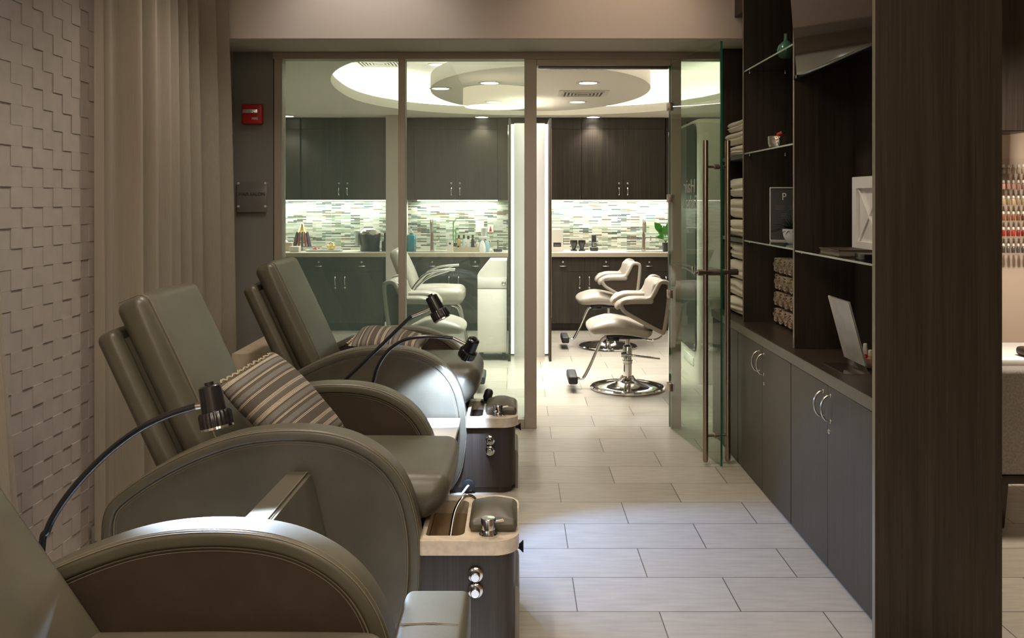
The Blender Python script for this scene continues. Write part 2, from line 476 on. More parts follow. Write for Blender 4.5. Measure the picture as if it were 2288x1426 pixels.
def struct(name, bm, mat, parent=None, sharp=40, label=None):
    o = obj(name, bm, mat, parent, sharp=sharp)
    if parent is None: o['kind'] = 'structure'
    if label: o['label'] = label
    return o

def dup(root, loc=None, rotz=None, label=None):
    """copy a thing with copies of its parts and their sub-parts, sharing meshes"""
    r = root.copy(); COL.objects.link(r)
    if loc is not None: r.location = loc
    if rotz is not None: r.rotation_euler = (0, 0, rotz)
    if label: r['label'] = label
    for ch in list(root.children):
        c = ch.copy(); COL.objects.link(c); c.parent = r
        for g in list(ch.children):
            d = g.copy(); COL.objects.link(d); d.parent = c
    return r

def light(name, kind, loc, energy, col=(1, 1, 1), size=.1, target=None, spot=None, blend=.3, shape=None, size_y=None, parent=None):
    l = bpy.data.lights.new(name, kind); l.energy = energy; l.color = col
    if kind == 'AREA':
        l.size = size
        if shape: l.shape = shape
        if size_y: l.size_y = size_y
    else: l.shadow_soft_size = size
    if kind == 'SPOT': l.spot_size = math.radians(spot); l.spot_blend = blend
    o = bpy.data.objects.new(name, l); COL.objects.link(o); o.location = loc
    if target is not None: o.rotation_euler = (Vector(target)-Vector(loc)).to_track_quat('-Z', 'Y').to_euler()
    return o

ORD = ['first', 'second', 'third', 'fourth', 'fifth', 'sixth', 'seventh', 'eighth']

# ================================================================== the setting
F = 2044.0
def at(px, py, d):
    """the point at depth d that the photograph shows at a pixel"""
    return Vector(((px-1153)/F*d, d, 1.5-(py-447)/F*d))

XW = -1.858           # face of the tiled wall
DP = 6.03             # face of the glazed partition
struct('floor', BX(-4.3, 5.3, -2.7, 11.2, -.06, 0), 'floor')
struct('ceiling', BX(-2.0, 5.3, -2.7, 5.6, 3.25, 3.33), 'paint_cream')
struct('wall_rear', BX(-2.0, 5.3, -2.75, -2.65, 0, 3.3), 'paint_cream')
struct('wall_side_far', BX(5.2, 5.3, -2.7, 6.2, 0, 3.3), 'paint_tan')

# wall of three inch square tiles set proud and flush in turn
bm = bmesh.new(); T = .0765
rt = random.Random(3)
for i in range(-36, 35):
    d0 = 3.361+i*T; d1 = d0+T
    if d0 > 6.02: break
    d1 = min(d1, 6.03)
    for j in range(-27, 17):
        z0 = 2.008+j*T; z1 = z0+T
        if z1 < .01: continue
        z0 = max(z0, 0)
        h = (.0034 if (i+j) % 2 else 0)+rt.uniform(-.0012, .0012)
        box(bm, XW-.05, XW+h, d0+.0003, d1-.0003, z0+.0003, z1-.0003)
o = struct('wall_left', bm, 'wall_tile')
struct('wall_left_core', BX(XW-.15, XW-.049, -2.7, 6.03, 0, 3.3), 'wall_tile')
struct('trim_1', BX(XW+.009, XW+.03, 3.98, 5.98, 0, .075, .003), 'paint_grey')

# lintel over the partition, grey pier at its end
struct('wall_lintel', BX(-2.0, 1.66, 5.52, 6.16, 2.475, 3.3), 'paint_cream')
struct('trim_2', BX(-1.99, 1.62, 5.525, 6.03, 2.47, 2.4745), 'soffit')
struct('wall_pier', BX(-2.0, -1.593, 6.0, 6.14, 0, 2.469), 'paint_grey')
struct('wall_divider', BX(1.66, 5.3, 6.05, 6.16, 0, 3.3), 'paint_tan')

# glazed partition: head, mullions and jambs, three panes
win = struct('window_1', BX(-1.593, 1.66, 6.0, 6.1, 2.425, 2.469), 'frame_metal', label='brushed metal frame of the glazed salon partition')
def mull(x0, x1, z0=0, z1=2.425, y0=6.0, y1=6.1): return BX(x0, x1, y0, y1, z0, z1, .002, 1)
xs = lambda p: (p-1153)/F*6.0
for a, b in ((612, 630), (890, 905), (1172, 1199)):
    obj('mullion', mull(xs(a), xs(b)), 'frame_metal', win)
obj('mullion', mull(xs(1500), xs(1522)), 'frame_metal', win)
obj('door_head', BX(xs(1199), xs(1500), 6.0, 6.1, 2.382, 2.425, .002, 1), 'frame_metal', win)
obj('door_closer', BX(xs(1203), xs(1496), 6.03, 6.07, 2.366, 2.382), 'charcoal', win)
for a, b in ((630, 890), (905, 1172)):
    obj('sill', BX(xs(a), xs(b), 6.0, 6.1, 0, .06, .002, 1), 'frame_metal', win)
    obj('pane', BX(xs(a), xs(b), 6.044, 6.056, .06, 2.425), 'glass', win)
obj('pane', BX(xs(1522), 1.655, 6.044, 6.056, .0, 2.425), 'glass', win)

# open glass door: hinge edge by the partition, free edge towards the room
hx, hy, ex, ey = 1.010, 6.005, 1.148, 5.11
ang = math.atan2(ey-hy, ex-hx); wd = math.hypot(ex-hx, ey-hy)
door = bpy.data.objects.new('door_1', None); COL.objects.link(door)
door.location = (hx, hy, 0); door.rotation_euler = (0, 0, ang); door['kind'] = 'structure'
door['label'] = 'open frameless glass salon door with long bar pulls'
obj('glass_leaf', BX(0, wd-.0015, -.006, .006, .012, 2.388), 'glass_door', door)
bm = bmesh.new(); box(bm, wd-.0015, wd, -.006, .006, .012, 2.388); box(bm, -.0008, 0, -.006, .006, .012, 2.388)
obj('polished_edge', bm, 'glass_edge', door)
hxp = wd-.075
for sgn in (-1, 1):
    bm = bmesh.new(); tube(bm, [(hxp, sgn*.066, .018), (hxp, sgn*.066, .03), (hxp, sgn*.066, 1.83), (hxp, sgn*.066, 1.838)], [.012, .0155, .0155, .014], 16)
    obj('pull_bar', bm, 'brushed', door)
for z in (.166, 1.688):
    bm = bmesh.new(); tube(bm, [(hxp, -.066, z), (hxp, .066, z)], .0085, 12); lathe(bm, [(.014, -.014), (.014, .014)], 16, (hxp, 0, z), (0, 1, 0))
    obj('standoff', bm, 'brushed', door)
bm = bmesh.new(); tube(bm, [(hxp, -.11, 1.09), (hxp, .125, 1.09)], .0175, 18)
lk = obj('lock_barrel', bm, 'brushed', door)
bm = bmesh.new(); box(bm, hxp-.010, hxp+.010, -.135, -.1105, 1.085, 1.095, .002); box(bm, hxp-.016, hxp-.006, -.142, -.130, 1.085, 1.125, .003); obj('turn_piece', bm, 'steel', lk)
for z in (2.11, 1.51, .885, .277):
    obj('patch_hinge', BX(-.018, .045, -.018, .018, z-.026, z+.026, .003), 'brushed', door)
# the salon's name, frosted on the glass; it is read from the far side
for word, u, z in (('Hair', .500, 1.546), ('Salon', .535, 1.448)):
    bm = text_mesh(word, .118, .0008, (1, 1), 'LEFT'); xform(bm, Matrix.Translation((u, -.0072, z)) @ Matrix.Rotation(PI/2, 4, 'X') @ Matrix.Diagonal((-1, 1, 1, 1)))
    obj('frosted_lettering', bm, 'letter_frost', door, smooth=False)

# ------------------------------------------------------------------ the salon behind the glass
struct('wall_back', BX(-4.3, 5.0, 11.06, 11.2, 0, 3.0), 'paint_grey')
struct('wall_backsplash', BX(-4.2, 3.2, 11.045, 11.06, .86, 1.56), 'mosaic')
struct('wall_salon_west', BX(-4.3, -4.2, 6.14, 11.2, 0, 3.0), 'ceil_white')
struct('wall_salon_east', BX(3.2, 3.3, 6.16, 11.2, 0, 3.0), 'ceil_white')
struct('wall_pilaster', BX(-1.485, -1.305, 10.43, 11.05, 0, 2.469), 'paint_cream')
struct('baseboard_pilaster', BX(-1.495, -1.295, 10.415, 10.43, 0, .11, .003), 'white')
# ceiling with an oval recess and a floating oval inside it
N = 120
CX, CY, RA, RB = .25, 8.40, 1.83, 2.08
el = lambda a, b, cx=CX, cy=CY: [(cx+a*math.cos(2*PI*i/N), cy+b*math.sin(2*PI*i/N)) for i in range(N)]
def egg(k):
    """outline of the recess grown by k: blunt oval, cut off square towards the partition"""
    out = []
    for i in range(N):
        c, s = math.cos(2*PI*i/N), math.sin(2*PI*i/N); e = 2/2.3
        x = CX+(RA+k)*math.copysign(abs(c)**e, c); y = CY+((2.05 if s > 0 else 2.75)+k)*math.copysign(abs(s)**e, s)
        out.append((x, max(y, 6.42-k)))
    return out
def rim(x0, x1, y0, y1):
    out = []
    for i in range(N):
        c, s = math.cos(2*PI*i/N), math.sin(2*PI*i/N)
        tx = ((x1-CX) if c > 0 else (x0-CX))/c if abs(c) > 1e-6 else 1e9
        ty = ((y1-CY) if s > 0 else (y0-CY))/s if abs(s) > 1e-6 else 1e9
        t = min(tx, ty); out.append((CX+c*t, CY+s*t))
    return out
bm = bmesh.new(); ring_slab(bm, rim(-4.3, 3.3, 6.1, 11.2), egg(0), 2.47, 2.56)
struct('ceiling_salon', bm, 'ceil_white')
bm = bmesh.new()
o1 = egg(.22); lo = [bm.verts.new((x, y, 2.56)) for x, y in o1]; mid = [bm.verts.new((x, y, 2.80)) for x, y in o1]
hi = [bm.verts.new((x, y, 2.88)) for x, y in egg(.13)]
for i in range(N):
    j = (i+1) % N
    bm.faces.new((lo[i], lo[j], mid[j], mid[i])); bm.faces.new((mid[i], mid[j], hi[j], hi[i]))
bm.faces.new(hi)
struct('ceiling_recess', bm, 'ceil_white', sharp=60)
bm = bmesh.new(); ring_slab(bm, egg(.12), egg(.09), 2.562, 2.575)
struct('trim_cove_light', bm, 'cove')
bm = bmesh.new(); prism(bm, el(.985, 1.70, .215, 8.37), 2.478, 2.60, 'XY')
prism(bm, el(.5, .9, .215, 8.37), 2.60, 2.88, 'XY')
struct('ceiling_oval', bm, 'ceil_white', sharp=30)
bm = bmesh.new(); ring_slab(bm, el(.86, 1.57, .215, 8.37), el(.83, 1.54, .215, 8.37), 2.603, 2.614)
struct('trim_added_glow', bm, 'cove')  # glowing ring added out of sight on top of the oval

def downlight(x, y, z, label):
    t = thing('downlight', label, 'ceiling light', (x, y, z), 0, 'salon downlights')
    bm = bmesh.new(); ring_slab(bm, [(.098*math.cos(2*PI*i/28), .098*math.sin(2*PI*i/28)) for i in range(28)], [(.075*math.cos(2*PI*i/28), .075*math.sin(2*PI*i/28)) for i in range(28)], -.006, .0)
    obj('trim_ring', bm, 'white', t)
    bm = bmesh.new(); lathe(bm, [(.075, -.004), (.075, -.001)], 28); obj('lens', bm, 'down', t)
    light('downlight_lamp', 'SPOT', (x, y, z-.02), 29, (1, .96, .89), .06, (x, y, 0), 110, .6)
for x, y, z, lb in ((.60, 7.62, 2.478, 'round downlight in the floating oval ceiling, nearer the doorway beside the vent'),
                    (.61, 9.10, 2.478, 'round downlight in the floating oval ceiling, beyond the vent'),
                    (-.22, 7.62, 2.478, 'round downlight in the floating oval ceiling above the drum reflection'),
                    (-.215, 9.10, 2.478, 'round downlight in the floating oval ceiling seen through the drum reflection'),
                    (.90, 10.66, 2.469, 'round downlight over the wall cabinets seen through the open doorway'),
                    (-.40, 10.66, 2.469, 'round downlight over the wall cabinets beside the lit mirror column'),
                    (-2.64, 10.55, 2.469, 'round downlight over the wall cabinets beyond the first partition pane'),
                    (-.66, 8.0, 2.478, 'round downlight at the rim of the floating oval ceiling'),
                    (-.80, 9.3, 2.879, 'round downlight up in the bright cove recess'),
                    (1.66, 7.9, 2.879, 'round downlight in the recess seen through the open glass door')):
    downlight(x, y, z, lb)
def vent(x0, x1, y0, y1, z, label):
    t = thing('ceiling_vent', label, 'vent', ((x0+x1)/2, (y0+y1)/2, z)); off = ((x0+x1)/2, (y0+y1)/2, z)
    bm = bmesh.new()
    ring_slab(bm, rrect(x0, x1, y0, y1, .004, 2), rrect(x0+.04, x1-.04, y0+.04, y1-.04, .004, 2), z-.008, z-.0005); obj('vent_frame', bm, 'white', t, off)
    bm = bmesh.new(); box(bm, x0+.04, x1-.04, y0+.04, y1-.04, z-.003, z-.0006); obj('vent_throat', bm, 'charcoal', t, off)
    bm = bmesh.new(); k = 6
    for i in range(k):
        f = .04+i*.032
        if min(x1-x0, y1-y0)/2-f < .02: break
        ring_slab(bm, rrect(x0+f, x1-f, y0+f, y1-f, .003, 2), rrect(x0+f+.012, x1-f-.012, y0+f+.012, y1-f-.012, .003, 2), z-.016, z-.0035)
    obj('grille', bm, 'white', t, off)
vent(.385, .835, 8.14, 8.58, 2.478, 'square louvred air vent set in the floating oval ceiling')
vent(-1.62, -1.12, 8.95, 9.42, 2.879, 'square louvred air vent in the bright cove recess')

# ================================================================== pedicure chairs
ARM = [(-1.325, .03), (-1.345, .16), (-1.357, .30), (-1.359, .40), (-1.352, .470), (-1.318, .525), (-1.205, .607), (-1.063, .680), (-.912, .731), (-.761, .749),
       (-.615, .740), (-.505, .705), (-.414, .641), (-.354, .553), (-.322, .440), (-.313, .320), (-.320, .20), (-.342, .10), (-.390, .02)]
def pedicure_chair(D0, label, arm_dx=0., seat=None, bowl='resin', back=(-.985, .53, 25.2), sprayer=False, hose=False, bolster=False):
    off = (-.7, .42, 0)
    t = thing('pedicure_chair', label, 'pedicure chair', (-.7, D0+.42, 0), 0, 'pedicure chairs along the tiled wall')
    O = lambda n, b, m, p=t, **k: obj(n, b, m, p, off, **k)
    curve = [Vector((p[0]+arm_dx, p[1])) for p in catmull(ARM, 7)]
    # rounded section, offset measured inwards from the outline (the curve runs clockwise: inside is at negative offset)
    def sect(y0, y1):
        s = rrect(-.038, 0, y0, y1, [.014, .010, .010, .014], 4)
        return [(a, b) for a, b in s]
    for y0, y1, face in ((0, .108, 0), (.742, .850, 1)):
        bm = bmesh.new(); sweep_xz(bm, curve, sect(y0, y1)); a = O('arm', bm, 'leather')
        inner = [p-n*.032 for p, n in band_frames(curve)]
        inner = [p for p in inner if p[1] > .03]
        bm = bmesh.new(); prism(bm, [(p[0], p[1]) for p in inner], y0+.012, y1-.012)
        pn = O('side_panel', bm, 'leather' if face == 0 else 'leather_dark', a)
        # seams: one on the pad's top, one on the face towards the aisle end
        bm = bmesh.new()
        fr = band_frames(curve)[14:]
        yy = y0+.020
        tube(bm, [(p[0]-n[0]*.0035, y0+.0030, p[1]-n[1]*.0035) for p, n in fr], .0013, 5)
        tube(bm, [(p[0]+n[0]*.0002, yy-.004, p[1]+n[1]*.0002) for p, n in fr], .0010, 5)
        tube(bm, [(p[0]-n[0]*.041, y0+.0112, p[1]-n[1]*.041) for p, n in fr], .0024, 6)
        tube(bm, [(p[0]-n[0]*.049, y0+.0116, p[1]-n[1]*.049) for p, n in fr], .0009, 5)
        O('stitching', bm, 'stitch', a)
    # backrest: shell and thick front cushion, both leaning back
    R = Matrix.Translation((back[0], 0, back[1])) @ Matrix.Rotation(math.radians(-back[2]), 4, 'Y')
    bm = bmesh.new(); roundbox(bm, (-.105, .150, .02), (0, .712, .715), .034, (.014, .012, .012), 6, 4); xform(bm, R)
    sh = None
    bm2 = bmesh.new(); roundbox(bm2, (-.20, .128, -.02), (-.125, .735, .645), .028, (.004, .004, .006), 6, 4)
    box(bm2, -.13, -.09, .18, .68, .05, .60)
    xform(bm2, R); sh = O('backrest_shell', bm2, 'leather')
    c = O('back_cushion', bm, 'leather', t, sharp=60)
    bm = bmesh.new()
    for dy in (0, .006):
        pts = [(.0025+.013*max(0, 1-((z-.37)/.36)**2)*.35, .198+dy, z) for z in [.04+.65*i/14 for i in range(15)]]
        pts += [(-.012, .198+dy, .7135), (-.03, .198+dy, .720), (-.10, .198+dy, .722)]
        tube(bm, pts, .0012, 5)
    xform(bm, R); O('seam', bm, 'stitch', c)
    bm = bmesh.new(); tube(bm, [(-.148, .131, z) for z in [.0+.60*i/10 for i in range(11)]]+[(-.15, .150, .640), (-.15, .30, .648), (-.15, .70, .648)], .003, 6)
    xform(bm, R); O('piping', bm, 'leather', sh)
    # seat cushion with a rolled front edge
    s = dict(x1=-.205, zt=.555, zb=.400, r=.074, lean=.45, b=.012); s.update(seat or {})
    def roll(v):
        k = max(0, (v.x+.62)/(s['x1']+.62)); v.x += s['lean']*(v.z-s['zt'])*k; return v
    bm = bmesh.new(); roundbox(bm, (-1.02, .112, s['zb']), (s['x1'], .738, s['zt']), s['r'], (s['b'], 0, s['b']), 8, 4, roll)
    st = O('seat', bm, 'leather', t, sharp=60)
    bm = bmesh.new()
    for dy in (0, .007):
        pts = [(x, .222+dy, s['zt']+.0005+s['b']*max(0, 1-((x+.62)/.40)**2)*.55) for x in [-.9+(s['x1']-s['r']+.9)*i/10 for i in range(11)]]
        tube(bm, pts, .0012, 5)
    bm.free()
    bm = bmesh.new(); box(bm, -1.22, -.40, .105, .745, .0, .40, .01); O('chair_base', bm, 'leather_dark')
    if bolster:
        bm = bmesh.new(); roundbox(bm, (-.258, .03, .47), (-.106, .826, .585), .020, (.006, 0, .006), 8, 3); fb = O('front_bolster', bm, 'leather')
        bm = bmesh.new()
        for dy in (0, .006): tube(bm, [(-.25, .632+dy, .588), (-.18, .632+dy, .5905), (-.125, .632+dy, .587), (-.108, .632+dy, .572), (-.1015, .632+dy, .53), (-.103, .632+dy, .49)], .0012, 5)
        O('seam', bm, 'stitch', fb)
    # foot basin: body, stone top with an opening, bowl
    bm = bmesh.new(); ring_slab(bm, rrect(-.42, -.004, .020, .455, [.075, .01, .01, .075], 8), rrect(-.302+arm_dx, -.170, .048, .407, [.03, .012, .012, .03], 8), .03, .338)
    prism(bm, rrect(-.42, -.022, .03, .44, [.06, .01, .01, .06], 8), .0, .03, 'XY')
    tb = O('foot_basin', bm, 'tub_wood')
    bm = bmesh.new()
    ring_slab(bm, rrect(-.316+arm_dx, .010, .0, .467, [.085, .01, .01, .085], 8), rrect(-.300+arm_dx, -.172, .050, .405, [.03, .012, .012, .03], 8), .339, .386)
    es = [e for e in bm.edges if e.is_manifold and e.calc_face_angle(0) > 1.2 and abs(e.verts[0].co.z-e.verts[1].co.z) < 1e-6 and e.verts[0].co.z > .38]
    bmesh.ops.bevel(bm, geom=es, offset=.008, segments=3, affect='EDGES')
    O('stone_top', bm, 'stone', tb)
    bm = bmesh.new(); rings = []
    for k, z in ((0, .340), (.0, .30), (.012, .16), (.035, .10), (.08, .085)):
        rings.append([bm.verts.new((x, y, z)) for x, y in rrect(-.298+arm_dx+k*.5, -.174-k*.5, .052+k, .403-k, .02, 6)])
    for a, b in zip(rings, rings[1:]):
        for i in range(len(a)): bm.faces.new((a[i], a[(i+1) % len(a)], b[(i+1) % len(a)], b[i]))
    bm.faces.new(rings[-1]); O('bowl', bm, bowl, tb)
    bm = bmesh.new(); roundbox(bm, (-.158, .075, .387), (.004, .315, .425), .018, (0, 0, .034), 8, 4)
    O('foot_rest', bm, 'leather', t, sharp=70)
    # mixer tap
    bm = bmesh.new(); lathe(bm, [(.031, 0), (.031, .006), (.025, .010), (.023, .020), (.0225, .021), (.0225, .023), (.0245, .024), (.0245, .056), (.0225, .059), (.0, .0595)], 28, (-.092, .052, .386))
    tube(bm, [(-.067, .052, .432), (-.04, .052, .436)], .0032, 8); tube(bm, [(-.067, .046, .436), (-.042, .046, .440)], .0026, 8)
    O('mixer_tap', bm, 'chrome', tb)
    for z in (.272, .220):
        bm = bmesh.new(); lathe(bm, [(.0245, 0), (.0245, .003), (.021, .006), (.017, .007), (.016, .010), (.0155, .024), (.013, .027), (.0, .0275)], 28, (-.133, .0115, z), (0, -1, 0))
        O('jet_control', bm, 'chrome', tb)
    bm = bmesh.new(); lathe(bm, [(.008, 0), (.008, .012), (.012, .018), (.020, .026), (.020, .029), (.0, .029)], 18, (-.003, .185, .300), (1, 0, 0))
    O('door_knob', bm, 'rubber', tb)
    bm = bmesh.new(); prism(bm, [(-.004, 0), (.010, 0), (.012, .17), (.009, .188), (.003, .197), (-.004, .20)], .10, .43)
    O('kick_panel', bm, 'edge', tb)
    bm = bmesh.new(); lathe(bm, [(.032, 0), (.032, .004), (.026, .007), (.0, .007)], 26, (-.243, .0115, .042), (0, -1, 0))
    fl = O('drain_flange', bm, 'rubber', tb)
    for a in (.5, 2.1, 3.7, 5.2) if D0 > 4 else ():
        bm = bmesh.new(); lathe(bm, [(.0035, 0), (.0035, .002), (0, .0025)], 10, (-.243+.025*math.cos(a), .0072, .042+.025*math.sin(a)), (0, -1, 0)); O('screw', bm, 'chrome', tb)
    bm = bmesh.new(); tube(bm, catmull([(-.243, .006, .042), (-.250, -.014, .040), (-.262, -.024, .026), (-.275, -.026, .008)], 5), .006, 10); O('drain_hose', bm, 'white', tb)
    if hose is not False:
        P = [(-.150, .36, .405), (-.165, .355, .418), (-.185, .345, .42), (-.205, .325, .405), (-.222, .30, .37), (-.232, .25, .31), (-.235, .19, .24), (-.236, .12, .18), (-.237, .08, .13)]
        bm = bmesh.new(); tube(bm, catmull(P, 8), .0075, 10); h = O('spray_hose', bm, 'chrome')
    if sprayer:
        bm = bmesh.new(); lathe(bm, [(.012, 0), (.016, .006), (.024, .02), (.024, .055), (.016, .068), (.0, .07)], 16, (-.165, .375, .392), (.32, 0, 1))
        lathe(bm, [(.03, 0), (.03, .012), (0, .012)], 16, (-.165, .375, .386)); O('spray_nozzle', bm, 'rubber')
    return t
chA = pedicure_chair(1.33, 'olive leather pedicure chair cropped by the photo edge, its arm lit by a task lamp', .046, dict(x1=-.265, zt=.530, zb=.40), back=(-.885, .50, 35), bolster=True)
chB = pedicure_chair(2.985, 'olive leather pedicure chair in the middle with a striped pillow leaning on its back', 0., None, 'resin', hose=True)
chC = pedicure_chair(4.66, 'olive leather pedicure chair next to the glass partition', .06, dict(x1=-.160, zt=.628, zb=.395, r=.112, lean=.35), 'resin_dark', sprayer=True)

# white pull-out ledge in the gap before the far chair
t = thing('pedestal_shelf', 'small bright white shelf between the two farther pedicure chairs', 'shelf', (-.36, 4.40, 0))
obj('shelf_board', BX(-.09, .078, -.18, .235, .372, .395, .003), 'white_gloss', t)
obj('pedestal', BX(-.05, .03, -.10, .15, 0, .372, .003), 'tub_wood', t)

# padded divider between the two nearer chairs
t = thing('divider_bolster', 'slim padded leather divider standing between the two nearer pedicure chairs', 'divider', (-.71, 2.58, 0))
bm = bmesh.new()
q = [(-.075, -.36), (.060, -.36), (.060, .385), (-.045, .385)]
lo = [(-.11, -.36, 0), (.16, -.36, 0), (.19, .385, 0), (-.09, .385, 0)]; hi = [(-.062, -.36, .620), (.024, -.36, .620), (.046, .385, .6225), (-.032, .385, .6225)]
vb = [bm.verts.new(p) for p in lo]; vt = [bm.verts.new(p) for p in hi]
bm.faces.new(vb[::-1]); bm.faces.new(vt)
for i in range(4): bm.faces.new((vb[i], vb[(i+1) % 4], vt[(i+1) % 4], vt[i]))
bmesh.ops.bevel(bm, geom=[e for e in bm.edges if min(v.co.z for v in e.verts) > .1 or abs(e.verts[0].co.z-e.verts[1].co.z) > .1], offset=.010, segments=3, affect='EDGES')
bo = obj('padded_body', bm, 'leather', t)
bm = bmesh.new()
tube(bm, [(.017, -.34, .6206), (.037, .375, .6231)], .0011, 5)
tube(bm, [Vector(p) for p in catmull([(.0435, .20, .600), (.058, .215, .52), (.078, .222, .42), (.098, .226, .33)], 5)], .0012, 5)
obj('stitching', bm, 'stitch', bo)

# low beige plinth by the pier
tag(obj('storage_plinth', BX(-.11, .11, -.36, .36, 0, .62, .006), 'block_beige'), 'low beige plinth below the grey pier, behind the far pedicure chair', 'plinth').location = (-1.52, 5.60, 0)

# ------------------------------------------------------------------ task lamps
def task_lamp(label, top, lens, stub, neck, base, watts, aim, cone, tone=(.50, .66, 1.0)):
    t = thing('gooseneck_lamp', label, 'lamp', base, 0, 'gooseneck lamps between the pedicure chairs')
    off = base
    top, lens = Vector(top), Vector(lens); ax = (lens-top).normalized()
    ln = (lens-top).length
    bm = bmesh.new()
    lathe(bm, [(.012, -.008), (.012, 0), (.024, .0005), (.029, .005), (.033, ln*.60), (.033, ln*.62)], 28, top, ax); 
    hd = obj('lamp_head', bm, 'black', t, off)
    bm = bmesh.new(); wob = lambda j, n: 1.0 if j % 4 < 2 else .955
    lathe(bm, [(.033, ln*.585), (.040, ln*.60), (.0435, ln*.66), (.0435, ln*.93), (.040, ln*.94)], 96, top, ax, wob); obj('focus_ring', bm, 'black_rib', hd, off)
    bm = bmesh.new(); lathe(bm, [(.0415, ln*.935), (.0425, ln*.985), (.036, ln), (.036, ln*.975), (.0, ln*.975)], 40, top, ax); obj('lens_bezel', bm, 'chrome', hd, off)
    bm = bmesh.new(); lathe(bm, [(.034, ln*.978), (.0, ln*.979)], 28, top, ax); obj('lens', bm, 'lens', hd, off)
    j = top+ax*ln*.42
    bm = bmesh.new(); tube(bm, [stub, Vector(stub).lerp(j, .5), j], .0095, 14); obj('swivel', bm, 'chrome', t, off)
    pts = catmull(list(neck)+[(base[0], base[1], .05)], 8)
    bm = bmesh.new(); tube(bm, [stub]+pts, .0092, 14); obj('gooseneck', bm, 'black', t, off)
    bm = bmesh.new(); lathe(bm, [(.095, 0), (.095, .008), (.088, .016), (.03, .022), (.018, .05), (.0, .05)], 32, base); obj('lamp_base', bm, 'black', t, off)
    p = lens+ax*.012
    light('task_light', 'SPOT', p, watts, tone, .022, aim, cone, .28 if cone > 80 else .55)
d = 2.42
task_lamp('black gooseneck task lamp arching in front of the tiled wall, head before the striped pillow', at(466, 862, d)+Vector((0, .006, 0)), at(489, 957, d)-Vector((0, .008, 0)), at(438, 908, d),
          [at(p[0], p[1], d) for p in ((410, 916), (370, 930), (320, 954), (270, 988), (220, 1031), (170, 1084), (130, 1138), (106, 1185), (92, 1250))],
          (-1.27, d, 0), 230, (-.47, 2.07, 0.0), 112)
d = 4.25
task_lamp('black gooseneck task lamp with the straight slanting stem and raised head', at(962, 662, d)+Vector((0, .006, 0)), at(990, 714, d)-Vector((0, .006, 0)), at(920, 706, d),
          [at(p[0], p[1], d) for p in ((895, 730), (850, 774), (800, 822), (775, 846), (752, 878), (740, 925), (736, 980))],
          (at(735, 900, d)[0], d, 0), 125, (.74, 3.72, 0), 70, (.26, .46, 1.0))
d = 4.42
task_lamp('black gooseneck task lamp with the low curved neck aimed at the far armrest', at(1060, 757, d)-Vector((0, .016, 0)), at(1040, 800, d)+Vector((0, .022, 0)), at(1012, 756, d),
          [at(p[0], p[1], d) for p in ((985, 753), (950, 752), (910, 758), (874, 778), (849, 810), (836, 846), (829, 900), (827, 960))],
          (at(827, 900, d)[0], d, 0), 120, (-.40, 4.70, .36), 70)

# ------------------------------------------------------------------ striped pillows
bc = [L(.090, .076, .060), L(.155, .140, .120), L(.112, .094, .074)]
cr = L(.50, .43, .33)
def stripes():
    seq = [(.035, 0), ('c', 2), (.03, 0), (.075, 1), (.05, 0), ('c', 2), (.03, 0), (.08, 1), (.03, 0), ('c', 4), (.02, 2), (.045, 2), (.02, 1), ('c', 6), (.05, 1), (.03, 0)]
    out = []; p = 0.
    for w, k in seq:
        if w == 'c':
            for i in range(min(k, 4)):
                out.append((p, cr)); p += .0085
                out.append((p, bc[0])); p += .0085
        else:
            out.append((p, bc[k])); p += w
    return [(a/p, c) for a, c in out][:32]
M['pillow'] = stripe_mat('pillow_stripes', 1, .165, stripes())
# the pattern repeats: wrap the coordinate
nt = M['pillow'].node_tree
mr = [n for n in nt.nodes if n.type == 'MAP_RANGE'][0]
src = mr.inputs[0].links[0].from_socket
wr = nt.nodes.new('ShaderNodeMath'); wr.operation = 'WRAP'; wr.inputs[1].default_value = .0825; wr.inputs[2].default_value = -.0825
nt.links.new(src, wr.inputs[0]); nt.links.new(wr.outputs[0], mr.inputs[0])
def pillow(label, tl, tr, br, w, h, tk):
    """tl, tr: ends of the top edge; br: the lower end under tr"""
    tl, tr, br = Vector(tl), Vector(tr), Vector(br)
    x = (tr-tl).normalized(); y = (tr-br); y = (y-x*y.dot(x)).normalized(); z = x.cross(y)
    c = (tl+tr)/2-y*h/2
    t = bpy.data.objects.new('throw_pillow', None); COL.objects.link(t)
    m = Matrix((x, y, z)).transposed().to_4x4(); m.translation = c
    t.matrix_world = m; t['label'] = label; t['category'] = 'pillow'
    bm = bmesh.new(); pillow_mesh(bm, w, h, tk); obj('cover', bm, 'pillow', t, sharp=80)
    bm = bmesh.new(); rf = random.Random(5)
    pts = []
    for i in range(61):
        u = -1+2*i/60; pts.append((u*w/2*.97, h/2-.004+(.005 if i % 2 else -.003)+rf.uniform(-.002, .002), .004*math.sin(i*2.1)))
    tube(bm, pts, .0032, 6); obj('fringe', bm, 'fringe', t)
    return t
pillow('taupe striped pillow leaning on the back of the middle pedicure chair', (-1.035, 3.17, .865), (-.955, 3.60, .905), (-.66, 3.62, .625), .42, .42, .14)
pillow('taupe striped pillow lying low in the pedicure chair by the glass partition', (-.90, 4.84, .735), (-.89, 5.30, .750), (-.52, 5.32, .715), .42, .40, .12)

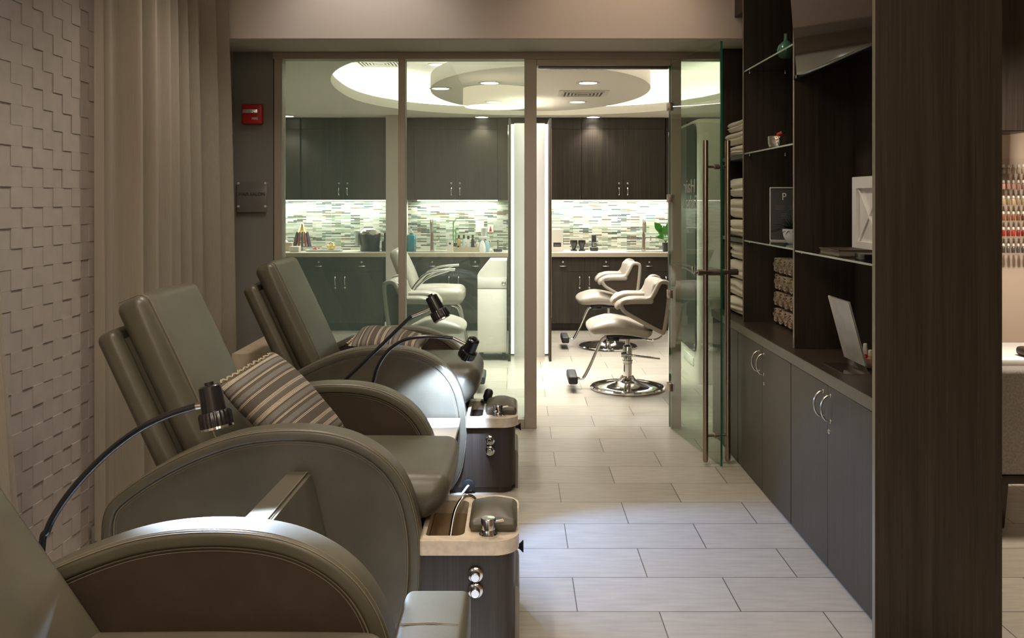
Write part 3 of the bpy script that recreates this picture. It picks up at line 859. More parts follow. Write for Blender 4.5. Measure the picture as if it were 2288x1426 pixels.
# ------------------------------------------------------------------ sheer curtains
def curtain(label, x0, amp, d0, d1, zt, folds, seed, edge):
    t = thing('sheer_curtain', label, 'curtain', (x0, (d0(1)+d1(1))/2, 0))
    off = (x0, (d0(1)+d1(1))/2, 0)
    rc = random.Random(seed); ph = [rc.uniform(0, 6.28) for _ in range(4)]
    bm = bmesh.new(); nu, nz = 260, 36; g = []
    for k in range(nz+1):
        z = .025+(zt-.025)*k/nz; row = []
        for i in range(nu+1):
            u = i/nu
            dd = d0(z)+(d1(z)-d0(z))*u
            w = u+.012*math.sin(9*u+ph[0])+.006*math.sin(2.2*z+ph[1])*u
            f = math.sin(2*PI*folds*w+ph[2]+.55*math.sin(2*PI*folds*w*.53+ph[0]))+.38*math.sin(2*PI*folds*2.3*w+ph[3]+.25*z)
            x = x0+amp*f*(.75+.25*math.sin(7*u+ph[1]))
            row.append(bm.verts.new((x+edge*(u**8)*(zt-z)*.25, dd, z)))
        g.append(row)
    for k in range(nz):
        for i in range(nu): bm.faces.new((g[k][i], g[k][i+1], g[k+1][i+1], g[k+1][i]))
    obj('voile', bm, 'sheer', t, off, sharp=180)
    bm = bmesh.new(); box(bm, x0-.03, x0+.03, d0(3)-.1, d1(3)+.1, zt, zt+.03); obj('track', bm, 'steel', t, off)
curtain('sheer taupe curtain gathered in folds before the tiled wall, behind the middle chair', -1.748, .062, lambda z: 3.93, lambda z: 5.41+.075*(2.7-z), 3.20, 8.5, 4, .03)
curtain('sheer taupe curtain whose edge shows at the photo border above the cropped chair', -1.735, .03, lambda z: 2.3, lambda z: 3.05+.13*(1.33-z), 3.20, 7, 9, .0)

# ------------------------------------------------------------------ on the grey pier
t = thing('fire_alarm', 'square red fire alarm strobe on the grey pier', 'fire alarm', (-1.72, 6.0, 2.06))
bm = bmesh.new(); box(bm, -.067, .067, -.045, -.0005, -.065, .066, .010, 3); obj('housing', bm, 'red', t)
bm = bmesh.new(); box(bm, -.058, .040, -.058, -.0455, .004, .032, .004, 2); obj('strobe_lens', bm, 'silver', t)
bm = text_mesh('FIRE', .022, .0006, bold=.0004); xform(bm, Matrix.Translation((.020, -.0462, -.037)) @ Matrix.Rotation(PI/2, 4, 'X')); obj('lettering', bm, 'white', t, smooth=False)
t = thing('door_sign', 'clear acrylic sign reading HAIR SALON on four standoffs', 'sign', (-1.725, 6.0, 1.52))
obj('acrylic_plate', BX(-.098, .098, -.028, -.022, -.10, .10, .002), 'acrylic_sign', t)
for sx in (-1, 1):
    for sz in (-.063, .088):
        bm = bmesh.new(); lathe(bm, [(.009, 0), (.009, .031), (.006, .034), (0, .034)], 14, (sx*.088, -.0005, sz), (0, -1, 0)); obj('standoff', bm, 'cap_silver', t)
bm = text_mesh('HAIR SALON', .030, .0006, bold=.0006); xform(bm, Matrix.Translation((0, -.0290, .008)) @ Matrix.Rotation(PI/2, 4, 'X')); obj('lettering', bm, 'letter_dark', t, smooth=False)

# ================================================================== cabinet wall along the aisle
FX = 1.262
def base_cabinet(d0, d1, label, seams, pairs, lock_d):
    t = thing('base_cabinet', label, 'cabinet', (1.43, (d0+d1)/2, 0), 0, 'low cabinets along the aisle'); off = (1.43, (d0+d1)/2, 0)
    obj('body', BX(FX+.020, 1.583, d0+.001, d1-.001, 0, .752), 'wood_base', t, off)
    doors = []
    for a, b in zip(seams, seams[1:]):
        doors.append(obj('door', BX(FX, FX+.019, a+.0015, b-.0015, .012, .750, .0015, 1), 'wood_base', t, off))
    for k, dd in pairs:
        z0, z1 = .612, .716; pts = []
        for i in range(17):
            a = PI*i/16; pts.append((FX-.040*math.sin(a)**.8, dd, (z0+z1)/2+(z1-z0)/2*math.cos(a)))
        bm = bmesh.new(); tube(bm, pts, .0042, 10); lathe(bm, [(.008, 0), (.008, .003), (0, .003)], 12, (FX, dd, z0), (-1, 0, 0)); lathe(bm, [(.008, 0), (.008, .003), (0, .003)], 12, (FX, dd, z1), (-1, 0, 0))
        obj('handle', bm, 'steel', doors[k], off)
    if lock_d:
        bm = bmesh.new(); lathe(bm, [(.010, 0), (.010, .003), (.007, .005), (0, .005)], 16, (FX, lock_d[1], .567), (-1, 0, 0)); obj('lock', bm, 'chrome', doors[lock_d[0]], off)
base_cabinet(3.075, 4.20, 'grey-brown low cabinet with two doors, next to the tall end panel', (3.095, 3.706, 4.198), ((0, 3.665), (1, 3.752)), (0, 3.683))
base_cabinet(4.20, 5.20, 'grey-brown low cabinet with two doors, midway below the worktop', (4.204, 4.69, 5.198), ((0, 4.652), (1, 4.742)), (0, 4.645))
base_cabinet(5.20, 5.875, 'grey-brown low cabinet with plain door behind the open glass door', (5.204, 5.873), (), None)
t = thing('worktop', 'dark wood worktop running over the low cabinets, its front edge paler', 'worktop', (1.42, 4.48, .754)); off = (1.42, 4.48, .754)
obj('board', BX(FX-.002, 1.583, 3.075, 5.88, .754, .800), 'worktop', t, off)
obj('front_edge', BX(FX-.006, FX-.0022, 3.075, 5.88, .754, .7995), 'worktop_edge', t, off)

t = thing('display_shelving', 'tall dark wood display shelving with uprights, open bays and a wide end panel', 'shelving', (1.42, 4.46, 0)); off = (1.42, 4.46, 0)
D_ = lambda n, b, m, p=t: obj(n, b, m, p, off)
ep = D_('end_panel', BX(1.1965, 1.619, 3.047, 3.068, 0, 3.245), 'wood')
D_('edge_banding', BX(1.1945, 1.1964, 3.047, 3.068, 0, 3.245), 'edge', ep)
D_('back_panel', BX(1.590, 1.615, 3.069, 5.88, 0, 3.245), 'wood')
for y in (3.085, 4.311, 5.273, 5.862):
    u = D_('upright', BX(1.3125, 1.589, y, y+.019, .801, 3.245), 'wood')
    D_('edge_banding', BX(1.3105, 1.3124, y, y+.019, .801, 3.245), 'edge', u)
for z in (1.272, 1.765):
    D_('wood_shelf', BX(1.32, 1.589, 5.2925, 5.8615, z-.022, z), 'wood')
for y0, y1, z in ((4.3305, 5.2725, 2.244), (4.3305, 5.2725, 1.770), (4.3305, 5.2725, 1.270), (3.1045, 4.3105, 1.264)):
    g = D_('glass_shelf', BX(1.317, 1.588, y0, y1, z-.008, z), 'shelf_glass')
    D_('polished_edge', BX(1.315, 1.3168, y0, y1, z-.008, z), 'shelf_edge', g)
    bm = bmesh.new()
    for yy in (y0+.006, y1-.006):
        for xx in (1.345, 1.55): lathe(bm, [(.006, 0), (.006, .009), (0, .009)], 10, (xx, yy, z-.0175))
    D_('shelf_pegs', bm, 'steel', g)
D_('cubby', BX(1.43, 1.589, 3.1045, 3.56, 1.77, 2.05), 'wood')
D_('top_rail', BX(1.32, 1.589, 5.2925, 5.8615, 2.60, 3.245), 'wood')

# television leaning out over the near bay
t = thing('television', 'large glossy flat television tilted out over the shelving beside the end panel', 'television', (1.335, 3.72, 2.36)); off = (1.335, 3.72, 2.36)
R = Matrix.Translation((1.318, 3.72, 2.07)) @ Matrix.Rotation(math.radians(-4.5), 4, 'Y')
bm = xform(BX(.004, .045, -.585, .585, 0, .66, .004), R); obj('casing', bm, 'black', t, off)
bm = xform(BX(.0, .0039, -.573, .573, .012, .648), R); obj('screen', bm, 'screen', t, off)
bm = xform(BX(-.003, .0039, -.585, .585, 0, .0115, .0015), R); obj('bezel', bm, 'black_rib', t, off)
bm = bmesh.new(); box(bm, 1.36, 1.588, -.1+3.72, .1+3.72, 2.25, 2.45, .003); obj('wall_mount', bm, 'black', t, off)
bm = bmesh.new(); lathe(bm, [(.009, -.01), (.009, .01)], 12, (1.314, 4.298, 2.072), (1, 0, 0)); lathe(bm, [(.009, -.01), (.009, .01)], 12, (1.314, 4.262, 2.075), (1, 0, 0)); obj('corner_bumper', bm, 'black', t, off)

# folded white robes in the far bay
def folded(w, d, h, seed):
    r = random.Random(seed); a, b, c = r.uniform(0, 6), r.uniform(0, 6), r.uniform(0, 6)
    def fn(v):
        n = .012*math.sin(11*v.y+a+5*v.z)*math.sin(9*v.x+b)+.008*math.sin(23*v.y+c)
        if v.x < 0: v.x += .016*math.exp(-((v.z/h-.5-.06*math.sin(6*v.y+a))/.09)**2)+.008*math.exp(-((v.z/h-.22)/.06)**2)
        v.z += n*.35*(v.z/h)*(1-v.z/h)*2-.006*(v.z/h)**2+.004*math.sin(8*v.y+c)*(v.z/h)*(1-v.z/h); v.x += .012*math.sin(14*v.y+b)*math.sin(PI*v.z/h)-.006*math.sin(31*v.z+c); return v
    bm = bmesh.new(); roundbox(bm, (-w/2, -d/2, 0), (w/2, d/2, h), h*.34, (.010, .0, 0), 22, 5, fn)
    return bm
for z0, hs, where in ((1.766, (.075, .082, .075), 'top shelf of the far bay'), (1.273, (.115, .13, .125), 'middle shelf of the far bay'), (.801, (.105, .11, .12, .115), 'worktop in the far bay')):
    z = z0
    for i, h in enumerate(hs):
        o = obj('folded_robe', folded(.215, .50, h-.003, int(z*100)), 'robe', sharp=80); o.location = (1.455+random.uniform(-.008, .006), 5.577, z)
        tag(o, 'folded white robe, %s from below, on the %s' % (ORD[i], where), 'robe', 'folded white robes')
        z += h
# rolled towels: spiral ends towards the aisle
def roll_mesh(r, ln, seed):
    rr = random.Random(seed); bm = bmesh.new(); turns = 2.3; n = 90; th = r/turns*.34
    prof = []
    ph = rr.uniform(0, 6.28)
    for side in (1, 0):
        rng = range(n+1) if side else range(n, -1, -1)
        for i in rng:
            a = ph+2*PI*turns*i/n; rad = .006+(r-.006-th)*i/n+(th if side else 0)
            rad *= 1+.025*math.sin(2*a+ph)
            prof.append((rad*math.cos(a), rad*math.sin(a)))
    k = len(prof)
    A = [bm.verts.new((0+.003*math.sin(i), p[0], p[1])) for i, p in enumerate(prof)]; B = [bm.verts.new((ln, p[0], p[1])) for p in prof]
    for i in range(k): bm.faces.new((A[i], A[(i+1) % k], B[(i+1) % k], B[i]))
    for i in range(n):
        bm.faces.new((A[i], A[i+1], A[k-2-i], A[k-1-i])); bm.faces.new((B[i+1], B[i], B[k-1-i], B[k-2-i]))
    lathe(bm, [(.0, 0), (r-th*1.0, 0.001), (r-th, ln-.008)], 20, (.006, 0, 0), (1, 0, 0))
    return bm
protos = [roll_mesh(.0468, .104, s) for s in (1, 2, 3)]
tw = []
for k, b in enumerate(protos):
    o = obj('rolled_towel', b, 'towel', sharp=50); tw.append(o)
used = set(); rw = random.Random(11)
for c in range(5):
    for r in range(4):
        k = (c+r*2) % 3
        if k not in used: o = tw[k]; used.add(k)
        else: o = tw[k].copy(); COL.objects.link(o)
        o.location = (1.466+rw.uniform(-.006, .006), 5.165-c*.0955+(.0 if r % 2 == 0 else .0), .848+r*.0945)
        tag(o, 'rolled tan towel, %s row up, %s column from the far end of the stack' % (ORD[r], ORD[c]), 'towel', 'rolled tan towels')

# ornaments of the middle bay
t = thing('bottle_vase', 'round green glass vase on the top glass shelf beside the television', 'vase', (1.425, 4.83, 2.2455))
bm = bmesh.new(); lathe(bm, [(.020, 0), (.034, .008), (.045, .030), (.047, .048), (.040, .070), (.024, .086), (.011, .096), (.009, .118), (.011, .132), (.008, .132), (.007, .10), (0, .098)], 30); obj('vase_body', bm, 'vase_green', t)
t = thing('silver_bowl', 'hammered silver bowl with red flowers on the second glass shelf', 'bowl', (1.352, 4.74, 1.7715))
bm = bmesh.new(); lathe(bm, [(.028, 0), (.040, .004), (.046, .022), (.047, .058), (.0445, .058), (.043, .024), (.036, .009), (0, .008)], 32); obj('bowl_body', bm, 'silver', t)
bm = bmesh.new(); rf = random.Random(2)
for i in range(9):
    a = rf.uniform(0, 6.28); q = rf.uniform(0, .022); lathe(bm, [(0, -.010), (.011, 0), (.009, .008), (0, .011)], 8, (.008+q*math.cos(a), -.006+q*math.sin(a), .060+rf.uniform(0, .012)), (rf.uniform(-.5, .5), rf.uniform(-.5, .5), 1))
obj('flowers', bm, 'red', t)
bm = bmesh.new()
for i in range(14):
    a = rf.uniform(-1.3, 1.3); l = rf.uniform(.03, .05); s = Vector((.012+.01*math.cos(a), .01*math.sin(a), .052)); e = s+Vector((l*math.cos(a)*.7, l*math.sin(a), l*.8)); m = (s+e)/2+Vector((0, 0, .006)); w = Vector((-math.sin(a), math.cos(a), 0))*.007
    v = [bm.verts.new(p) for p in (s, m+w, e, m-w)]; bm.faces.new(v)
obj('foliage', bm, 'leaf', t)
t = thing('certificate_stand', 'dark framed certificate with a letter P, standing on the third glass shelf', 'certificate', (1.50, 5.12, 1.2715), math.radians(-14))
bm = bmesh.new(); ring_slab(bm, rrect(-.078, .078, 0, .300, .003, 2), rrect(-.073, .073, .005, .295, .002, 2), -.010, .010); xform(bm, Matrix.Rotation(PI/2, 4, 'X')); obj('frame', bm, 'white', t)
obj('board', BX(-.073, .073, -.004, .008, .005, .295), 'board_dark', t)
bm = bmesh.new(); ring_slab(bm, rrect(-.066, .066, .016, .284, .010, 4), rrect(-.0648, .0648, .0172, .2828, .009, 4), -.0006, .0006); xform(bm, Matrix.Translation((0, -.0048, 0)) @ Matrix.Rotation(PI/2, 4, 'X')); obj('gold_border', bm, 'stitch', t)
bm = text_mesh('P', .058, .0004, (.85, 1)); xform(bm, Matrix.Translation((0, -.0046, .228)) @ Matrix.Rotation(PI/2, 4, 'X')); obj('letter_mark', bm, 'white', t, smooth=False)
bm = bmesh.new()
for i in range(4): box(bm, -.050+.002*(i % 2), .006-.003*(i % 3), -.0048, -.0042, .196-.0065*i, .1975-.0065*i)
for i in range(4): box(bm, .024, .056-.004*(i % 2), -.0048, -.0042, .196-.0065*i, .1975-.0065*i)
for i in range(3): box(bm, -.018, .014-.004*i, -.0048, -.0042, .150-.012*i, .152-.012*i)
obj('text_lines', bm, 'stitch', t)
bm = bmesh.new(); v = [bm.verts.new(p) for p in ((-.02, .008, .20), (.02, .008, .20), (.02, .06, .0), (-.02, .06, .0))]; bm.faces.new(v); bmesh.ops.solidify(bm, geom=bm.faces[:], thickness=.003); obj('easel_back', bm, 'board_dark', t)
t = thing('potted_plant', 'spiky dark green plant in a white bowl in front of the certificate', 'plant', (1.443, 4.765, 1.2715))
bm = bmesh.new(); lathe(bm, [(.022, 0), (.034, .006), (.050, .040), (.056, .078), (.052, .078), (.046, .044), (.0, .040)], 28); obj('pot', bm, 'white_gloss', t)
bm = bmesh.new(); rf = random.Random(8)
for i in range(70):
    a = rf.uniform(0, 6.28); up = rf.uniform(.25, 1.3); l = rf.uniform(.085, .13); w = Vector((-math.sin(a), math.cos(a), 0))*.0085; pr = None
    for k in range(6):
        u = k/5; p = Vector((math.cos(a)*l*u*math.cos(up), math.sin(a)*l*u*math.cos(up), .068+l*math.sin(up)*u-.05*u*u*math.cos(up))); ww = w*(1-u)*(.6+u)
        c = [bm.verts.new(p-ww), bm.verts.new(p+Vector((0, 0, -.002))), bm.verts.new(p+ww)]
        if pr:
            for q in (0, 1): bm.faces.new((pr[q], pr[q+1], c[q+1], c[q]))
        pr = c
obj('leaves', bm, 'leaf_dark', t)

# near bay
t = thing('white_panel', 'white carved panel with crossed slats leaning on the glass shelf by the end panel', 'panel', (1.502, 3.87, 1.2655))
obj('board', BX(-.004, .012, -.17, .17, 0, .335, .003), 'white_gloss', t)
bm = bmesh.new(); ring_slab(bm, rrect(-.17, .17, 0, .335, .003, 2), rrect(-.125, .125, .055, .285, .003, 2), -.018, -.004); xform(bm, Matrix(((0, 0, 1, 0), (1, 0, 0, 0), (0, 1, 0, 0), (0, 0, 0, 1)))); obj('raised_border', bm, 'white_gloss', t)
bm = bmesh.new()
for s in (1, -1):
    c = [( -.125*s, .055), (-.113*s, .055), (.125*s, .285), (.113*s, .285)]
    prism(bm, [c[0], c[1], c[2], c[3]] if s > 0 else [c[1], c[0], c[3], c[2]], -.012-.002*s, -.0045, 'YZ')
obj('crossed_slats', bm, 'white_gloss', t)
t = thing('album', 'dark brown album lying on the glass shelf before the white panel', 'book', (1.40, 3.88, 1.2645))
obj('pages', BX(-.070, .066, -.118, .118, .005, .024), 'stitch', t)
bm = BX(-.075, .07, -.12, .12, 0, .0048); box(bm, -.075, .07, -.12, .12, .0242, .029); box(bm, .0662, .07, -.12, .12, .0048, .0242); obj('cover', bm, 'leather_dark', t)
tag(obj('phone_dock', xform(BX(-.035, .035, -.05, .05, 0, .022, .004), Matrix.Identity(4)), 'black'), 'small black dock on the glass shelf near the end panel', 'dock').location = (1.40, 3.64, 1.2645)
t = thing('sign_holder', 'slanted clear sign holder with a pale marble print on the worktop', 'sign holder', (1.40, 3.785, .8005))
sl = lambda s, y: (.012-.078*s, y, .003+.29*s)
bm = bmesh.new(); v = [bm.verts.new(p) for p in (sl(0, -.125), sl(0, .125), sl(1, .125), sl(1, -.125))]; bm.faces.new(v); bmesh.ops.solidify(bm, geom=bm.faces[:], thickness=.003)
box(bm, -.085, .012, -.125, .125, 0, .003); obj('acrylic_stand', bm, 'acrylic', t)
bm = bmesh.new(); v = [bm.verts.new(Vector(p)+Vector((-.004, 0, -.001))) for p in (sl(.10, -.12), sl(.10, .12), sl(.99, .12), sl(.99, -.12))]; bm.faces.new(v); bmesh.ops.solidify(bm, geom=bm.faces[:], thickness=.0006); obj('print', bm, 'marble', t)
bm = bmesh.new(); v = [bm.verts.new(Vector(p)+Vector((.0035, 0, .001))) for p in (sl(.10, -.12), sl(.10, .12), sl(.99, .12), sl(.99, -.12))]; bm.faces.new(v); bmesh.ops.solidify(bm, geom=bm.faces[:], thickness=.0006); obj('back_sheet', bm, 'white', t)
def polish(col, h=.075, r=.0125):
    key = 'polish_%d_%d_%d' % tuple(int(c*99) for c in col[:3])
    if key not in M: M[key] = pmat(key, col, .12, spec=.7)
    b = bmesh.new(); lathe(b, [(r*.9, 0), (r, .003), (r, .030), (r*.85, .036), (r*.5, .039), (r*.5, .041)], 16)
    c = bmesh.new(); lathe(c, [(r*.66, .0412), (r*.72, .045), (r*.6, h-.002), (r*.5, h), (0, h)], 16)
    return b, c, key
t = thing('candy_bowl', 'pale pink glass bowl holding nail polish on the worktop by the end panel', 'bowl', (1.492, 3.80, .8005))
bm = bmesh.new(); lathe(bm, [(.030, 0), (.045, .006), (.062, .028), (.066, .048), (.063, .048), (.058, .030), (.042, .011), (0, .010)], 32); obj('bowl_body', bm, pmat('pink_glass', L(.50, .32, .27), .15), t)
for (x, y, z, c, w, hh) in ((1.464, 3.835, .813, L(.42, .010, .016), 'deep red', .085), (1.462, 3.775, .813, L(.55, .22, .10), 'amber', .068), (1.497, 3.765, .812, L(.60, .10, .05), 'coral', .085), (1.504, 3.822, .812, L(.45, .03, .05), 'cherry red', .08)):
    t = thing('nail_polish_bottle', 'white capped %s nail polish bottle standing in the pale pink bowl' % w, 'nail polish', (x, y, z), 0, 'nail polish in the pink bowl')
    b, cp, k = polish(c, hh, .0135); obj('bottle', b, k, t); obj('cap', cp, 'white', t)

# ------------------------------------------------------------------ nail corner past the end panel
t = thing('polish_shelf', 'tiered clear wall rack for nail polish on the tan wall', 'rack', (3.40, 6.03, 1.2)); off = (3.40, 6.03, 1.2)
rows = [(1.595, L(.50, .40, .30)), (1.494, L(.42, .22, .18)), (1.393, L(.46, .32, .18)), (1.293, L(.22, .085, .04)), (1.193, L(.36, .035, .022)), (1.086, L(.10, .09, .08))]
names = ['beige', 'pink', 'sand', 'copper', 'red', 'grey']
RZ = [1.5-(y-447)/F*5.985 for y in (388, 423, 458, 493, 528, 565)]
for z in RZ:
    obj('ledge', BX(3.13, 3.95, 5.962, 6.02, z-.008, z-.001), 'acrylic', t, off); 
obj('back_plate', BX(3.13, 3.95, 6.021, 6.029, RZ[-1]-.02, RZ[0]+.10), 'acrylic', t, off)
rp = random.Random(21)
for ri, (z, (q, col), nm) in enumerate(zip(RZ, rows, names)):
    for k in range(6):
        f = rp.uniform(.6, 1.35); c = L(*[min(.8, v*f) for v in col[:3]])
        t = thing('nail_polish_bottle', '%s nail polish, %s bottle from the dark panel, %s ledge of the rack' % (nm, ORD[k], ORD[ri]), 'nail polish', (3.190+k*.0325, 5.988, z), 0, 'nail polish on the wall rack')
        b, cp, key = polish(c, .060, .0118); obj('bottle', b, key, t); obj('cap', cp, 'white', t)
t = thing('wall_cupboard', 'dark wood wall cupboard with a bright metal edge above the nail polish rack', 'cupboard', (2.55, 5.86, 1.93)); off = (2.55, 5.86, 1.93)
obj('body', BX(1.75, 3.235, 5.72, 6.045, 1.93, 3.24), 'wood', t, off)
obj('door', BX(2.5, 3.232, 5.70, 5.719, 1.933, 3.24, .001, 1), 'wood', t, off)
obj('metal_edge', BX(3.2352, 3.27, 5.70, 6.045, 1.93, 3.24), 'steel', t, off)
t = thing('upholstered_bench', 'grey upholstered bench seat on dark tapered feet past the end panel', 'bench', (2.75, 4.42, 0))
obj('back', BX(-.62, .62, -.26, -.13, .245, .725, .02, 3), 'upholstery', t)
obj('seat', BX(-.62, .62, -.128, .36, .245, .44, .02, 3), 'upholstery', t)
obj('rail', BX(-.62, .62, -.255, .35, .205, .244, .004), 'wenge', t)
for sx in (-.535, .535):
    for sy in (-.22, .30):
        bm = bmesh.new(); lo = [bm.verts.new((sx+a*.017, sy+b*.017, 0)) for a, b in ((-1, -1), (1, -1), (1, 1), (-1, 1))]; hi = [bm.verts.new((sx+a*.030, sy+b*.030, .2045)) for a, b in ((-1, -1), (1, -1), (1, 1), (-1, 1))]
        bm.faces.new(lo[::-1]); bm.faces.new(hi)
        for i in range(4): bm.faces.new((lo[i], lo[(i+1) % 4], hi[(i+1) % 4], hi[i]))
        obj('leg', bm, 'wenge', t)
t = thing('manicure_table', 'white topped manicure table behind the upholstered bench', 'table', (3.05, 5.25, 0))
obj('table_top', BX(-.50, .60, -.30, .30, .60, .635, .004), 'white_gloss', t)
for sx in (-.40, .50): obj('end_support', BX(sx-.02, sx+.02, -.26, .26, 0, .5995), 'wood', t)
tag(obj('hand_rest', BX(-.13, .13, -.06, .06, 0, .05, .02, 3), 'leather_dark'), 'small dark hand rest cushion on the manicure table', 'cushion').location = (2.92, 5.06, .636)

# ================================================================== salon furniture
def bow_pull(bm, p, vertical=True, ln=.085, out=.022):
    pts = []
    for i in range(11):
        u = i/10; b = out*math.sin(PI*u)**.6; s = (u-.5)*ln
        pts.append((p[0], p[1]-b, p[2]+s) if vertical else (p[0]+s, p[1]-b, p[2]))
    tube(bm, pts, [.0055 if 2 <= i <= 8 else .0075 for i in range(11)], 8)
def lock_mesh(p):
    bm = bmesh.new(); lathe(bm, [(.011, 0), (.011, .004), (.007, .006), (0, .006)], 12, p, (0, -1, 0)); return bm
UF = 10.75
def wall_cabinet(x0, x1, label, filler=None):
    cx = (x0+x1)/2; off = (cx, 10.9, 1.5)
    t = thing('wall_cabinet', label, 'cabinet', off, 0, 'dark wall cabinets in the salon')
    obj('body', BX(x0, x1, UF+.02, 11.04, 1.5, 2.468), 'wood_salon', t, off)
    obj('top_fascia', BX(x0+.001, x1-.001, UF, UF+.0195, 2.335, 2.467, .001, 1), 'wood_salon', t, off)
    if filler: obj('filler', BX(filler, x0-.002, UF+.01, 11.04, 1.5, 2.468), 'wood_salon', t, off)
    for a, b, px in ((x0+.001, cx-.001, cx-.05), (cx+.001, x1-.001, cx+.05)):
        d = obj('door', BX(a, b, UF, UF+.0195, 1.502, 2.332, .001, 1), 'wood_salon', t, off)
        bm = bmesh.new(); bow_pull(bm, (px, UF, 1.60)); obj('handle', bm, 'steel', d, off)
        obj('lock', lock_mesh((px, UF, 1.695)), 'chrome', d, off)
W = .493
for c, lb in ((1.262, 'dark two-door wall cabinet seen through the open doorway'), (2.255, 'dark two-door wall cabinet mostly hidden behind the opened glass door'), (.276, 'dark two-door wall cabinet mostly hidden behind the lit mirror column'),
              (-.71, 'dark two-door wall cabinet between the pilaster and the lit mirror column'), (-2.03, 'dark two-door wall cabinet just before the pilaster, above the coffee maker'), (-3.03, 'dark two-door wall cabinet at the hidden end of the run behind the grey pier')):
    wall_cabinet(c-W, c+W-.002, lb, -1.302 if c == -.71 else None)
BF = 10.45
def floor_cabinet(x0, x1, label, single=False):
    cx = (x0+x1)/2; off = (cx, 10.75, 0)
    t = thing('floor_cabinet', label, 'cabinet', off, 0, 'dark floor cabinets in the salon')
    obj('body', BX(x0, x1, BF+.02, 11.04, .09, .848), 'wood_salon', t, off)
    obj('toe_kick', BX(x0+.002, x1-.002, BF+.07, 11.0, 0, .0895), 'wood', t, off)
    cols = [(x0+.001, x1-.001)] if single else [(x0+.001, cx-.001), (cx+.001, x1-.001)]
    for i, (a, b) in enumerate(cols):
        m = (a+b)/2
        d = obj('drawer', BX(a, b, BF, BF+.0195, .682, .846, .001, 1), 'wood_salon', t, off)
        bm = bmesh.new(); bow_pull(bm, (m, BF, .745), False, .075); obj('handle', bm, 'steel', d, off); obj('lock', lock_mesh((m, BF, .790)), 'chrome', d, off)
        px = (cx-.055 if i == 0 else cx+.055) if not single else b-.05
        d = obj('door', BX(a, b, BF, BF+.0195, .092, .679, .001, 1), 'wood_salon', t, off)
        bm = bmesh.new(); bow_pull(bm, (px, BF, .575), True, .10); obj('handle', bm, 'steel', d, off); obj('lock', lock_mesh((px, BF, .497)), 'chrome', d, off)
for a, b, lb, s in ((.290, 1.274, 'dark floor cabinet with drawers behind the salon chairs in the doorway', False), (1.276, 2.26, 'dark floor cabinet below the sink with the leafy plant', False), (-.218, .288, 'narrow dark floor cabinet hidden behind the lit mirror column', True),
                    (-1.204, -.220, 'dark floor cabinet below the sink beside the pilaster', False), (-2.503, -1.517, 'dark floor cabinet below the coffee maker', False), (-3.49, -2.505, 'dark floor cabinet at the hidden end behind the first pedicure chair back', False)):
    floor_cabinet(a, b, lb, s)
def counter(x0, x1, label):
    off = ((x0+x1)/2, 10.74, .85); t = thing('countertop', label, 'countertop', off)
    obj('slab', BX(x0, x1, BF-.028, 11.043, .851, .897), 'quartz', t, off); obj('front_edge', BX(x0, x1, BF-.032, BF-.0282, .851, .8965), 'quartz_edge', t, off)
counter(-1.303, 2.4, 'long pale quartz countertop behind the lit mirror column'); counter(-3.5, -1.487, 'pale quartz countertop with the coffee maker')
# light strips under the wall cabinets
for x0, x1, lb in ((-3.4, -1.56, 'slim light strip under the wall cabinets above the coffee maker'), (-1.18, -.22, 'slim light strip under the wall cabinets beside the pilaster'), (.30, 2.6, 'slim light strip under the wall cabinets in the doorway')):
    o = tag(obj('light_strip', BX(x0, x1, 10.93, 10.96, 1.488, 1.4995), 'strip'), lb, 'light strip', 'under cabinet light strips')
    light('strip_lamp', 'AREA', ((x0+x1)/2, 10.93, 1.482), 12*(x1-x0), (1, .98, .93), x1-x0, ((x0+x1)/2, 10.99, 0), shape='RECTANGLE', size_y=.05)
# sinks and taps
def faucet(x, label):
    t = thing('kitchen_tap', label, 'tap', (x, 10.93, .8975)); bm = bmesh.new()
    lathe(bm, [(.026, 0), (.026, .006), (.020, .010), (.020, .20), (0, .20)], 18)
    tube(bm, catmull([(0, 0, .18), (0, 0, .30), (0, -.004, .345), (0, -.035, .375), (0, -.085, .372), (0, -.11, .34), (0, -.112, .30)], 6), .014, 12)
    obj('spout', bm, 'brushed', t)
    bm = bmesh.new(); tube(bm, [(0, -.112, .315), (0, -.112, .22)], .017, 14); obj('spray_head', bm, 'steel', t)
    bm = bmesh.new(); tube(bm, [(.02, 0, .10), (.09, 0, .105)], .010, 10); tube(bm, [(.085, 0, .10), (.085, 0, .17)], .006, 8); obj('lever', bm, 'steel', t)
    t = thing('sink', label.replace('brushed tall kitchen tap', 'oval undermount sink below the tall tap').replace(' over the', ' of the'), 'sink', (x, 10.68, .8972)); bm = bmesh.new()
    n = 40; e = lambda a, b: [(a*math.cos(2*PI*i/n), b*math.sin(2*PI*i/n)) for i in range(n)]
    ring_slab(bm, e(.27, .17), e(.25, .155), .0, .0022); obj('rim', bm, 'quartz_edge', t)
    bm = bmesh.new(); prism(bm, e(.249, .154), .0, .0008, 'XY'); obj('basin', bm, 'steel', t)
faucet(-1.005, 'brushed tall kitchen tap over the sink beside the pilaster'); faucet(1.525, 'brushed tall kitchen tap over the sink by the leafy plant')

# ------------------------------------------------------------------ things on the salon counter
CZ = .8975
